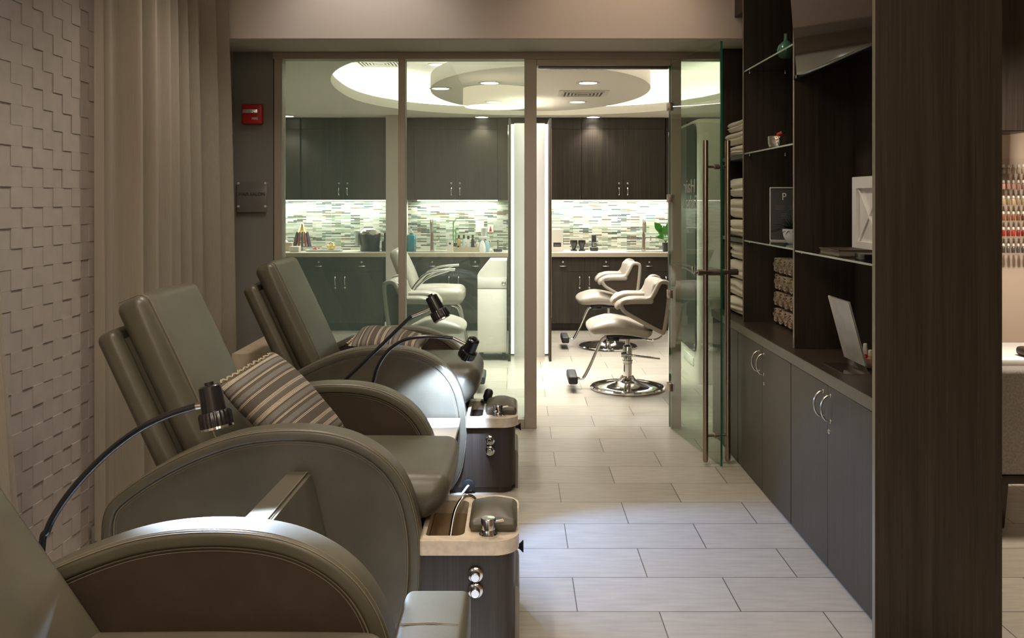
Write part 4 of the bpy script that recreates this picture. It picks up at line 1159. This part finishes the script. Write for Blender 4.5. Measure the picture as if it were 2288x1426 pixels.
# photo pixel on the counter to x at depth d
cxp = lambda px, d=10.85: (px-1153)/F*d
def simple(name, bm, mat, loc, label, cat, group=None):
    o = obj(name, bm, mat); o.location = loc; return tag(o, label, cat, group)
t = thing('swatch_holder', 'cone of hair colour swatches under a white top on the salon counter', 'swatch holder', (cxp(674), 10.88, CZ))
bm = bmesh.new(); lathe(bm, [(.035, .0), (.035, .012), (.012, .016), (.012, .30), (.022, .305), (.018, .325), (0, .33)], 18); obj('stand', bm, 'white', t)
bm = bmesh.new(); lathe(bm, [(.02, .305), (.045, .25), (.07, .215), (.066, .21), (.03, .25), (0, .28)], 20); obj('collar', bm, 'gold', t)
hairs = [L(.10, .045, .03), L(.05, .03, .03), L(.20, .06, .04), L(.09, .055, .05), L(.28, .05, .03), L(.03, .035, .10), L(.05, .10, .22), L(.30, .20, .08)]
for i in range(14):
    a = 2*PI*i/14; c = Vector((math.cos(a), math.sin(a), 0)); k = 'hair_%d' % (i % 8)
    if k not in M: M[k] = pmat(k, hairs[i % 8], .5)
    bm = bmesh.new(); tube(bm, [c*.062+Vector((0, 0, .225)), c*.078+Vector((0, 0, .14)), c*.098+Vector((0, 0, .05))], [.010, .016, .013], 8); obj('swatch', bm, k, t)
simple('tissue_box', BX(-.055, .055, -.05, .05, 0, .065, .004), 'white', (cxp(670), 10.62, CZ), 'small white box before the hair swatch cone', 'box')
t = thing('lotion_bottle', 'white lotion bottle at the end of the salon counter by the partition frame', 'bottle', (cxp(637), 10.85, CZ))
bm = bmesh.new(); lathe(bm, [(.035, 0), (.038, .01), (.038, .11), (.016, .13), (.016, .14), (0, .14)], 18); obj('bottle_body', bm, 'white_gloss', t)
bm = bmesh.new(); lathe(bm, [(.014, .1402), (.014, .175), (0, .175)], 14); obj('pump', bm, 'white', t)
simple('amber_jar', xform(BX(-.04, .04, -.04, .04, 0, .105, .008), Matrix.Identity(4)), 'block_beige', (cxp(651), 10.76, CZ), 'beige square jar between the lotion bottle and the swatch cone', 'jar')
t = thing('serving_tray', 'white oblong tray with sweets on the salon counter', 'tray', (cxp(730), 10.72, CZ)); bm = bmesh.new()
prism(bm, rrect(-.20, .20, -.085, .085, .04, 6), .0, .010, 'XY'); ring_slab(bm, rrect(-.21, .21, -.095, .095, .045, 6), rrect(-.195, .195, -.08, .08, .04, 6), .0101, .022); obj('tray_body', bm, 'white_gloss', t)
bm = bmesh.new(); rf = random.Random(4)
for i in range(8): lathe(bm, [(0, -.012), (.012, -.004), (.010, .006), (0, .012)], 8, (rf.uniform(-.035, .035), rf.uniform(-.03, .03), rf.uniform(.005, .02)), (rf.uniform(-1, 1), rf.uniform(-1, 1), 1))
simple('wrapped_sweets', bm, 'red', (cxp(711), 10.72, CZ+.022), 'red wrapped sweets heaped on the white tray', 'sweets')['kind'] = 'stuff'
bm = bmesh.new(); lathe(bm, [(.03, 0), (.045, .01), (.052, .05), (.045, .058), (.03, .056), (0, .054)], 20); tube(bm, [(.03, 0, .056), (.012, .01, .078), (-.012, .01, .078), (-.03, 0, .056)], .007, 8)
simple('gift_basket', bm, 'gold', (cxp(745), 10.72, CZ+.0223), 'small gold basket standing on the white tray', 'basket')
t = thing('coffee_maker', 'black and silver single cup coffee maker on the salon counter', 'coffee maker', (cxp(829), 10.78, CZ))
bm = bmesh.new(); lathe(bm, [(.112, 0), (.116, .012), (.112, .05), (.116, .10), (.128, .185), (.128, .20), (.0, .20)], 32); obj('body', bm, 'charcoal', t)
bm = bmesh.new(); lathe(bm, [(.127, .2003), (.130, .215), (.118, .245), (.08, .268), (.0, .274)], 32); obj('lid', bm, 'steel', t)
bm = bmesh.new(); lathe(bm, [(.034, 0), (.034, .014), (.024, .018), (0, .018)], 20, (.055, -.118, .225), (0, -1, .25)); obj('dial', bm, 'white', t)
bm = bmesh.new(); box(bm, -.17, -.128, -.06, .08, .06, .245, .012); obj('water_tank', bm, 'clear_plastic', t)
simple('drip_grate', BX(-.05, .05, -.04, .04, 0, .01), 'chrome', (cxp(829), 10.60, CZ), 'narrow chrome drip grate before the coffee maker', 'grate')
t = thing('cup_carousel', 'dark coffee pod rack next to the pilaster', 'pod rack', (cxp(866), 10.80, CZ))
obj('rack_base', BX(-.055, .055, -.06, .06, 0, .12, .008), 'charcoal', t); bm = bmesh.new(); box(bm, -.03, .045, -.05, .05, .1203, .215, .006); obj('tower', bm, 'black', t)
t = thing('pump_bottle', 'teal pump bottle of mouthwash at the start of the long counter', 'bottle', (cxp(922), 10.70, CZ))
bm = bmesh.new(); lathe(bm, [(.052, 0), (.056, .008), (.056, .17), (.045, .195), (.022, .205), (.022, .215), (0, .215)], 24); obj('bottle_body', bm, 'teal', t)
bm = bmesh.new(); lathe(bm, [(.026, .2152), (.026, .24), (.010, .243), (.010, .27), (0, .27)], 16); obj('cap', bm, 'clear_plastic', t)
bm = bmesh.new(); tube(bm, [(0, 0, .268), (0, 0, .285), (.0, -.03, .288)], .006, 8); obj('nozzle', bm, 'black', t)
t = thing('candle_card', 'white upright card with a dark dot beside the tray of bottles', 'card', (cxp(1010), 10.56, CZ)); obj('card_body', BX(-.035, .035, -.012, .012, 0, .135, .002), 'white', t)
bm = bmesh.new(); lathe(bm, [(.013, 0), (.013, .001), (0, .001)], 16, (-.003, -.0121, .10), (0, -1, 0)); obj('dot_print', bm, 'letter_dark', t)
t = thing('bamboo_plant', 'slender green bamboo stems behind the tray of bottles', 'plant', (cxp(1015), 10.90, CZ))
bm = bmesh.new(); lathe(bm, [(.03, 0), (.034, .01), (.03, .09), (0, .088)], 18); obj('pot', bm, 'charcoal', t)
for dx, h in ((-.012, .36), (.012, .27)):
    bm = bmesh.new(); tube(bm, [(dx, 0, .07), (dx*1.3, 0, .2), (dx*1.1, 0, h)], .006, 8); obj('stem', bm, 'leaf_light', t)
def leafs(bm, c, n, l, w, seed, spread=1.2):
    r = random.Random(seed)
    for i in range(n):
        a = r.uniform(0, 6.28); e = r.uniform(-.2, spread); d = Vector((math.cos(a)*math.cos(e), math.sin(a)*math.cos(e)*.6, math.sin(e))); s = Vector((-d.y, d.x, 0)).normalized() if abs(d.z) < .99 else Vector((1, 0, 0))
        c = Vector(c); pr = None
        for k in range(6):
            u = k/5; p = c+d*l*u-Vector((0, 0, .3*l*u*u)); ww = s*w*math.sin(PI*(u*.92+.04)); q = [bm.verts.new(p-ww), bm.verts.new(p+Vector((0, 0, -.1*w))), bm.verts.new(p+ww)]
            if pr:
                for m in (0, 1): bm.faces.new((pr[m], pr[m+1], q[m+1], q[m]))
            pr = q
bm = bmesh.new()
for z in (.16, .22, .28, .34): leafs(bm, (0, 0, z), 5, .075, .010, int(z*100))
obj('leaves', bm, 'leaf_light', t)
t = thing('bottle_tray', 'low wooden tray holding styling bottles on the salon counter', 'tray', (cxp(1044), 10.66, CZ)); bm = bmesh.new()
ring_slab(bm, rrect(-.147, .147, -.075, .075, .004, 2), rrect(-.139, .139, -.067, .067, .003, 2), .0, .055); box(bm, -.139, .139, -.067, .067, 0.002, .008); obj('tray_body', bm, 'quartz_edge', t)
for i, (px, h, r, mb, mc, lb) in enumerate(((1025, .185, .022, 'gold', 'black', 'gold labelled'), (1036, .185, .020, 'clear_plastic', 'black', 'clear'), (1046, .175, .023, 'white', 'black', 'cream'), (1056, .185, .021, 'black', 'black', 'all black'), (1066, .130, .020, 'quartz', 'quartz', 'pale yellow'))):
    t = thing('styling_bottle', '%s styling bottle standing in the wooden tray' % lb, 'bottle', (cxp(px, 10.66), 10.69, CZ+.0085), 0, 'bottles in the tray')
    bm = bmesh.new(); lathe(bm, [(r*.95, 0), (r, .004), (r, h*.68), (r*.5, h*.76), (r*.5, h*.77), (0, h*.77)], 18); obj('bottle_body', bm, mb, t)
    bm = bmesh.new(); lathe(bm, [(r*.55, h*.772), (r*.6, h*.78), (r*.6, h), (0, h)], 14); obj('cap', bm, mc, t)
for px, lb, mt in ((1024, 'small black jar at the front of the wooden tray', 'black'), (1033, 'small clear jar at the front of the wooden tray', 'clear_plastic')):
    bm = bmesh.new(); lathe(bm, [(.020, 0), (.022, .004), (.022, .035), (.012, .042), (.012, .062), (0, .063)], 14); simple('small_jar', bm, mt, (cxp(px, 10.62), 10.618, CZ+.0085), lb, 'jar', 'jars in the tray')
def spray(x, y, mb, lb):
    t = thing('spray_bottle', lb, 'spray bottle', (x, y, CZ), 0, 'spray bottles'); bm = bmesh.new()
    lathe(bm, [(.036, 0), (.040, .008), (.038, .06), (.020, .125), (.014, .135), (0, .136)], 20); obj('bottle_body', bm, mb, t)
    bm = bmesh.new(); box(bm, -.04, .03, -.012, .012, .150, .178, .006); box(bm, -.012, .012, -.012, .012, .1362, .152, .002); tube(bm, [(.0, 0, .152), (.03, 0, .135), (.045, 0, .115)], .005, 6); obj('trigger', bm, 'white', t)
M['pale_blue'] = pmat('pale_blue_plastic', L(.30, .48, .55), .25)
spray(cxp(1078, 10.55), 10.55, 'white_gloss', 'white spray bottle between the wooden tray and the mirror column')
spray(cxp(1088, 10.63), 10.64, 'pale_blue', 'pale blue spray bottle behind the white one')
t = thing('tall_bottle', 'tall clear bottle with a dark band behind the spray bottles', 'bottle', (cxp(1081), 10.90, CZ)); bm = bmesh.new(); lathe(bm, [(.030, 0), (.032, .01), (.032, .155), (0, .155)], 18); obj('bottle_body', bm, 'charcoal', t)
bm = bmesh.new(); lathe(bm, [(.034, .1552), (.036, .16), (.036, .27), (.03, .275), (0, .276)], 18); obj('clear_cap', bm, 'clear_plastic', t)
bm = bmesh.new(); lathe(bm, [(.022, 0), (.026, .02), (.020, .03), (.016, .04), (0, .042)], 14); simple('cotton_jar', bm, 'white', (cxp(1097), 10.62, CZ), 'tiny white jar beside the spray bottles', 'jar')
t = thing('brush_dish', 'dark dish with an upright pale brush at the end of the counter', 'dish', (cxp(1113), 10.66, CZ)); bm = bmesh.new(); lathe(bm, [(.05, 0), (.056, .03), (.05, .03), (.045, .008), (0, .008)], 20); obj('dish', bm, 'charcoal', t)
bm = bmesh.new(); tube(bm, [(0, 0, .01), (.002, 0, .08), (0, 0, .135)], [.006, .008, .014], 10); obj('brush', bm, 'stitch', t)
t = thing('wall_card', 'white notice card on the mosaic wall above the spray bottles', 'notice', (cxp(1072, 11.04), 11.044, 1.16)); obj('card', BX(-.05, .05, -.006, -.0005, -.05, .09, .001, 1), 'white', t)
t = thing('wall_card', 'small white card with an orange bottle print on the mosaic wall', 'notice', (cxp(1096, 11.04), 11.044, 1.15)); obj('card', BX(-.035, .035, -.006, -.0005, -.04, .05, .001, 1), 'white', t)
bm = bmesh.new(); prism(bm, [(-.016, -.03), (.016, -.03), (.012, .0), (.006, .012), (.006, .03), (-.006, .03), (-.006, .012), (-.012, 0)], -.0068, -.0061, 'XZ'); obj('bottle_print', bm, 'red', t)
# doorway end of the counter
t = thing('framed_notice', 'tall white framed notice with a dark picture beside the mirror column', 'notice', (cxp(1245, 10.70), 10.70, CZ)); obj('frame', BX(-.068, .068, -.012, .012, 0, .255, .002), 'white', t)
obj('picture', BX(-.045, .045, -.0135, -.0121, .055, .105), 'letter_dark', t); bm = bmesh.new(); [box(bm, -.03+.016*i, -.02+.016*i, -.0142, -.0136, .072, .076) for i in range(4)]; obj('print_lines', bm, 'white', t)
for px, lb in ((1282, 'black coffee cup, the one nearer the framed notice'), (1300, 'black coffee cup, the one nearer the telephone')):
    t = thing('coffee_cup', lb, 'cup', (cxp(px), 10.84, CZ), 0, 'black coffee cups'); bm = bmesh.new(); lathe(bm, [(.040, 0), (.040, .012), (.022, .022), (.030, .05), (.042, .085), (.038, .085), (.027, .055), (0, .05)], 22); obj('cup_base', bm, 'charcoal', t)
    bm = bmesh.new(); lathe(bm, [(.043, .0852), (.045, .09), (.043, .125), (.03, .128), (0, .128)], 22); obj('lid', bm, 'black', t)
t = thing('cordless_phone', 'black cordless telephone in its charging cradle', 'telephone', (cxp(1327), 10.84, CZ)); bm = bmesh.new(); box(bm, -.048, .048, -.045, .05, 0, .045, .012, 3); obj('cradle', bm, 'charcoal', t)
bm = bmesh.new(); box(bm, -.028, .028, -.018, .012, .0, .165, .010, 3); xform(bm, Matrix.Translation((0, .0, .028)) @ Matrix.Rotation(-.16, 4, 'X')); hs = obj('handset', bm, 'charcoal', t)
bm = bmesh.new()
for i in range(3):
    for j in range(4): box(bm, -.018+.014*i, -.008+.014*i, -.0205, -.0185, .022+.014*j, .031+.014*j)
xform(bm, Matrix.Translation((0, .0, .028)) @ Matrix.Rotation(-.16, 4, 'X')); obj('keypad', bm, 'silver', hs)
t = thing('leafy_plant', 'bright green broad-leaved plant in a dark glass by the doorway sink', 'plant', (cxp(1488, 10.75), 10.75, CZ)); bm = bmesh.new(); lathe(bm, [(.035, 0), (.042, .01), (.045, .10), (.041, .10), (.037, .015), (0, .012)], 20); obj('pot', bm, 'charcoal', t)
bm = bmesh.new(); rl = random.Random(12)
for tipx, tipz, w in ((-.14, .34, .042), (-.10, .24, .024), (-.12, .17, .024), (.05, .36, .04), (.11, .26, .035), (-.03, .30, .03)):
    b = Vector((0, 0, .10)); e = Vector((tipx, -.04, tipz)); d = e-b; s = Vector((-d.z, 0, d.x)).normalized(); pr = None
    for k in range(9):
        u = k/8; p = b+d*u+Vector((0, 0, .03*math.sin(PI*u))); v = max(0, (u-.25)/.75); ww = s*(w*math.sin(PI*min(.98, v)) if v > 0 else .002)+s*.001; q = [bm.verts.new(p-ww), bm.verts.new(p+Vector((0, -.008, 0))), bm.verts.new(p+ww)]
        if pr:
            for m in (0, 1): bm.faces.new((pr[m], pr[m+1], q[m+1], q[m]))
        pr = q
obj('leaves', bm, 'leaf', t)

# ------------------------------------------------------------------ lit mirror column
t = thing('mirror_column', 'floor standing double sided salon mirror with glowing edges', 'mirror', (.129, 9.1, 0)); off = (.129, 9.1, 0)
obj('core', BX(-.018, .276, 8.76, 9.62, .0, 2.235), 'white', t, off)
for x0, x1, xm0, xm1 in ((-.071, -.050, -.0745, -.0712), (.308, .329, .3292, .3325)):
    b = obj('mirror_board', BX(x0, x1, 8.49, 9.70, .002, 2.258, .002), 'wood_salon', t, off)
    obj('mirror_glass', BX(xm0, xm1, 8.53, 9.66, .40, 2.20), 'mirror', b, off)
for x0, x1 in ((-.048, -.0185), (.2765, .306)):
    obj('light_edge', BX(x0, x1, 8.80, 8.83, .02, 2.23), 'led_edge', t, off)

# ------------------------------------------------------------------ styling wall with dark mirror, past the glass door
t = thing('styling_station', 'white styling wall with a tall rounded dark mirror, seen through the glass door', 'styling station', (1.75, 8.3, 0)); off = (1.75, 8.3, 0)
bm = bmesh.new(); prism(bm, rrect(1.482, 2.3, 7.42, 8.93, [.02, .02, .05, .02], 5), 0.0, 2.16, 'XY'); obj('wall_body', bm, 'white', t, off)
bm = bmesh.new(); prism(bm, rrect(7.50, 8.86, .245, 2.135, .09, 8), 1.470, 1.4815, 'YZ'); obj('mirror_glass', bm, 'dark_mirror', t, off)
obj('outlet_plate', BX(1.476, 1.4815, 7.62, 8.05, .115, .185, .002), 'white_gloss', t, off)
obj('wall_plate', BX(1.565, 1.66, 7.414, 7.4195, .60, .71, .002), 'steel', t, off)

# ------------------------------------------------------------------ cart beside the column
t = thing('salon_cart', 'white rolling salon cart with a sloped top corner beside the mirror column', 'cart', (-.20, 8.75, 0))
bm = bmesh.new(); prism(bm, [(-.16, .075), (.115, .075), (.115, .935), (-.05, .935), (-.16, .80)], -.20, .20); obj('body', bm, 'white', t)
obj('drawer_front', BX(-.1585, .113, -.213, -.2005, .675, .772, .002), 'white', t); obj('door_front', BX(-.1585, .113, -.213, -.2005, .085, .668, .002), 'white', t)
bm = bmesh.new(); tube(bm, [(.085+.016*math.cos(a), -.216, .725+.016*math.sin(a)) for a in [2*PI*i/14 for i in range(14)]], .003, 6, closed=True); obj('ring_pull', bm, 'steel', t)
for sx in (-.13, .085):
    for sy in (-.16, .16):
        bm = bmesh.new(); lathe(bm, [(.028, -.011), (.030, -.006), (.030, .006), (.028, .011)], 18, (sx, sy, .030), (1, 0, 0)); box(bm, sx-.015, sx+.015, sy-.02, sy+.02, .055, .0745); obj('caster', bm, 'charcoal', t)

# ------------------------------------------------------------------ hydraulic chairs
def styling_chair(loc, rotz, label):
    """built facing -x"""
    t = thing('styling_chair', label, 'salon chair', loc, rotz, 'salon chairs with wrap-around arms')
    bm = bmesh.new(); lathe(bm, [(.290, 0), (.297, .006), (.296, .016), (.286, .024), (.270, .022), (.20, .034), (.11, .054), (.065, .075), (.05, .10), (0, .10)], 56); obj('base_disc', bm, 'chrome', t)
    bm = bmesh.new(); lathe(bm, [(.037, .09), (.037, .20), (.043, .205), (.043, .225), (.037, .23), (.037, .335), (.03, .345), (.019, .35), (.019, .42), (0, .42)], 28); obj('column', bm, 'chrome', t)
    bm = bmesh.new(); tube(bm, [(-.045, .0, .275), (.0, -.045, .275), (.06, -.05, .268), (.16, -.05, .256), (.25, -.05, .245)], .008, 10); lathe(bm, [(.02, -.02), (.02, .02)], 14, (-.035, -.03, .275), (1, 0, 0)); obj('pump_lever', bm, 'chrome', t)
    bm = bmesh.new(); box(bm, -.18, .13, -.12, .12, .408, .44, .006); box(bm, -.17, -.08, -.13, .13, .395, .43, .004); obj('seat_plate', bm, 'black', t)
    def dome(v):
        u = (v.x+.31)/.50
        v.z += .022*math.sin(PI*min(1, max(0, u*1.15)))-.075*max(0, u-.35)**1.3*(1 if v.z > .5 else .25)
        if u < .25: v.z += (.49-v.z)*.35*(1-u/.25)
        return v
    bm = bmesh.new(); roundbox(bm, (-.312, -.245, .438), (.165, .245, .548), .050, (.015, .012, .012), 8, 4, dome); obj('seat', bm, 'chair_vinyl', t, sharp=80)
    out = [(.205, .862), (.235, .880), (.275, .874), (.298, .845), (.290, .72), (.275, .60), (.252, .482), (.225, .478), (.150, .515), (.04, .575), (-.045, .625), (-.075, .655), (-.088, .690), (-.075, .722), (-.04, .735), (.03, .740), (.10, .742), (.145, .756), (.172, .80)]
    for s in (-1, 1):
        cv = catmull(out, 4, True)
        sec = [(a, s*b) for a, b in rrect(-.026, .006, .215, .285, .012, 3)]
        if s < 0: sec = sec[::-1]
        bm = bmesh.new(); sweep_xz(bm, cv, sec, True); a = obj('arm', bm, 'chair_vinyl', t, sharp=70)
        ins = [p+n*(-.012) for p, n in band_frames(cv, True)]
        bm = bmesh.new(); prism(bm, [(p[0], p[1]) for p in ins], s*.225, s*.275); obj('arm_shell', bm, 'chair_shell', a)
    # padded tops of the arms curving in
    bm = bmesh.new(); roundbox(bm, (-.118, -.285, .640), (-.02, .285, .64), .0, (0, 0, 0)) if False else None
    for s in (-1, 1):
        bm = bmesh.new()
        def bend(v):
            k = max(0, (.02-v.x)/.13); v.z -= .05*k*k; v.y -= s*.03*k*k; return v
        roundbox(bm, (-.118, min(s*.13, s*.287), .700), (.17, max(s*.13, s*.287), .752), .024, (0, 0, .006), 6, 3, bend); obj('arm_pad', bm, 'chair_vinyl', t, sharp=80)
    def lean(v):
        v.x += .085*(v.z-.5)/.37+.05*(abs(v.y)/.25)**2*-.9; return v
    bm = bmesh.new(); roundbox(bm, (.125, -.245, .50), (.205, .245, .872), .035, (.02, .0, .006), 8, 4, lean); obj('back_cushion', bm, 'chair_vinyl', t, sharp=80)
    bm = bmesh.new(); box(bm, .222, .27, -.23, .23, .50, .83, .01); obj('back_shell', bm, 'chair_shell', t)
    bm = bmesh.new(); tube(bm, catmull([(.30, -.2, .84), (.285, -.2, .66), (.255, -.2, .475), (.22, -.2, .43), (.16, -.2, .415), (.10, -.1, .418)], 5), .009, 8); tube(bm, catmull([(.30, .2, .84), (.285, .2, .66), (.255, .2, .475), (.22, .2, .43), (.16, .2, .415), (.10, .1, .418)], 5), .009, 8); obj('back_bracket', bm, 'chrome', t)
    bm = bmesh.new()
    tube(bm, catmull([(-.10, 0, .412), (-.17, 0, .408), (-.215, 0, .37), (-.29, 0, .20), (-.345, 0, .095), (-.37, 0, .078), (-.41, 0, .085)], 5), .0125, 10)
    obj('footrest_frame', bm, 'chrome', t)
    bm = bmesh.new(); box(bm, -.478, -.405, -.165, .165, .062, .125, .014, 3); obj('footrest_pad', bm, 'rubber', t)
    return t
c1 = styling_chair((.887, 7.28, 0), 0, 'cream salon chair on a chrome disc, the nearer one in the open doorway')
dup(c1, (.728+.21, 9.33, 0), 0, 'cream salon chair on a chrome disc, the farther one in the open doorway')
dup(c1, (-.72, 7.28, 0), PI, 'cream salon chair with dark shell behind glass, just beyond the far pedicure chair')
t = thing('recliner_salon_chair', 'cream salon chair with looping steel arms behind the second partition pane', 'salon chair', (-.77, 8.85, 0))
bm = bmesh.new(); lathe(bm, [(.29, 0), (.29, .018), (.2, .03), (.05, .08), (0, .08)], 44); obj('base_disc', bm, 'chrome', t)
bm = bmesh.new(); lathe(bm, [(.036, .07), (.036, .33), (.02, .34), (.02, .46), (0, .46)], 24); obj('column', bm, 'chrome', t)
bm = bmesh.new(); roundbox(bm, (-.24, -.26, .515), (.27, .26, .665), .055, (.01, .01, .022), 8, 4); obj('seat', bm, 'chair_vinyl', t, sharp=80)
bm = bmesh.new(); box(bm, -.2, .15, -.2, .2, .455, .52, .006); obj('seat_plate', bm, 'black', t)
bm = bmesh.new(); roundbox(bm, (-.05, -.235, 0), (.055, .235, .43), .045, (.03, 0, .01), 8, 4); xform(bm, Matrix.Translation((-.215, 0, .63)) @ Matrix.Rotation(math.radians(-24), 4, 'Y')); obj('back', bm, 'chair_vinyl', t, sharp=80)
for s in (-1, 1):
    bm = bmesh.new(); tube(bm, catmull([(-.23, s*.28, .60), (-.19, s*.29, .68), (-.10, s*.295, .785), (-.02, s*.295, .825), (.08, s*.295, .842), (.20, s*.295, .850)], 6), .013, 10); tube(bm, catmull([(-.20, s*.28, .60), (-.16, s*.29, .68), (-.07, s*.295, .76), (.02, s*.295, .80), (.14, s*.295, .838)], 6), .009, 10); obj('arm_loop', bm, 'steel', t)
bm = bmesh.new(); tube(bm, catmull([(.12, .12, .50), (.22, .12, .46), (.27, .12, .25), (.29, .12, .12)], 6), .011, 8); tube(bm, catmull([(.12, -.12, .50), (.22, -.12, .46), (.27, -.12, .25), (.29, -.12, .12)], 6), .011, 8); box(bm, .26, .36, -.17, .17, .095, .12, .004); obj('footrest', bm, 'steel', t)

# ================================================================== drum pendant, added ceiling cans and fill lights
t = thing('drum_pendant', 'large cream drum pendant lamp whose reflection shows in the partition glass', 'pendant lamp', (-.28, -1.0, 2.85))
bm = bmesh.new(); ring_slab(bm, [(.48*math.cos(2*PI*i/56), .48*math.sin(2*PI*i/56)) for i in range(56)], [(.474*math.cos(2*PI*i/56), .474*math.sin(2*PI*i/56)) for i in range(56)], 0, .24); obj('lamp_shade', bm, 'drum', t)
bm = bmesh.new(); lathe(bm, [(.473, .012), (.473, .016), (0, .016)], 56); obj('diffuser', bm, 'drum', t)
bm = bmesh.new(); tube(bm, [(0, 0, .02), (0, 0, .395)], .008, 10); obj('stem', bm, 'steel', t)
light('pendant_lamp', 'AREA', (-.28, -1.0, 2.83), 40, (1, .86, .70), .9, (-.28, -1.0, 0), shape='DISK')
def can(x, y, w, label, col=(1, .88, .74), cone=115, tgt=None):  # unseen cans, added to light the front room
    t = thing('unseen_can', label, 'ceiling light', (x, y, 3.25), 0, 'unseen front room ceiling cans')
    bm = bmesh.new(); ring_slab(bm, [(.09*math.cos(2*PI*i/24), .09*math.sin(2*PI*i/24)) for i in range(24)], [(.07*math.cos(2*PI*i/24), .07*math.sin(2*PI*i/24)) for i in range(24)], -.006, -.0005); obj('trim_ring', bm, 'white', t)
    bm = bmesh.new(); lathe(bm, [(.07, -.004), (.07, -.001)], 24); obj('lens', bm, 'down', t)
    light('unseen_can_lamp', 'SPOT', (x, y, 3.22), w, col, .16, tgt or (x, y, 0), cone, .7)
for x, y, w, lb in ((-.9, .4, 120, 'unseen ceiling can over the cropped pedicure chair'), (-.9, 2.4, 135, 'unseen ceiling can over the middle pedicure chair'), (-.9, 4.3, 125, 'unseen ceiling can over the far pedicure chair'),
                    (.45, .6, 40, 'unseen ceiling can over the aisle, nearest the camera'), (.45, 2.6, 30, 'unseen ceiling can over the aisle, second along'), (.45, 4.5, 95, 'unseen ceiling can over the aisle by the glass door'), (3.2, 4.6, 560, 'unseen ceiling can over the nail corner')):
    can(x, y, w, lb)
can(.75, 4.75, 28, 'unseen ceiling can washing the lintel over the salon doorway', (1, .78, .60), 80, (.62, 5.52, 2.55))
can(-.9, 4.9, 30, 'unseen ceiling can washing the lintel above the grey pier', (1, .95, .92), 90, (-.9, 5.52, 2.55))
light('room_fill', 'AREA', (.4, .3, 3.2), 34, (1, .90, .78), 2.4, (.4, .3, 0), shape='RECTANGLE', size_y=3.4)  # added soft fill under the ceiling, has no fixture
light('salon_fill', 'AREA', (.2, 8.5, 2.46), 125, (1, .97, .91), 1.7, (.2, 8.5, 0), shape='RECTANGLE', size_y=2.6).data.spread = math.radians(104)  # added fill below the oval, has no fixture

w = bpy.data.worlds.new('World'); S.world = w; w.use_nodes = True
w.node_tree.nodes['Background'].inputs[0].default_value = (.9, .8, .68, 1); w.node_tree.nodes['Background'].inputs[1].default_value = .02

cam = bpy.data.cameras.new('camera'); co = bpy.data.objects.new('camera', cam); COL.objects.link(co)
co.location = (0, 0, 1.5); co.rotation_euler = (PI/2, 0, 0)
cam.sensor_width = 36; cam.lens = F/2288*36; cam.shift_x = -9/2288; cam.shift_y = -266/2288; cam.clip_start = .05
S.camera = co
S.view_settings.view_transform = 'Standard'; S.view_settings.look = 'None'; S.view_settings.exposure = .1; S.view_settings.gamma = 1; S.view_settings.use_curve_mapping = False
c = S.cycles; c.max_bounces = 8; c.diffuse_bounces = 4; c.glossy_bounces = 4; c.transmission_bounces = 6; c.transparent_max_bounces = 16; c.caustics_reflective = False; c.caustics_refractive = False
c.sample_clamp_indirect = 4; c.use_denoising = True
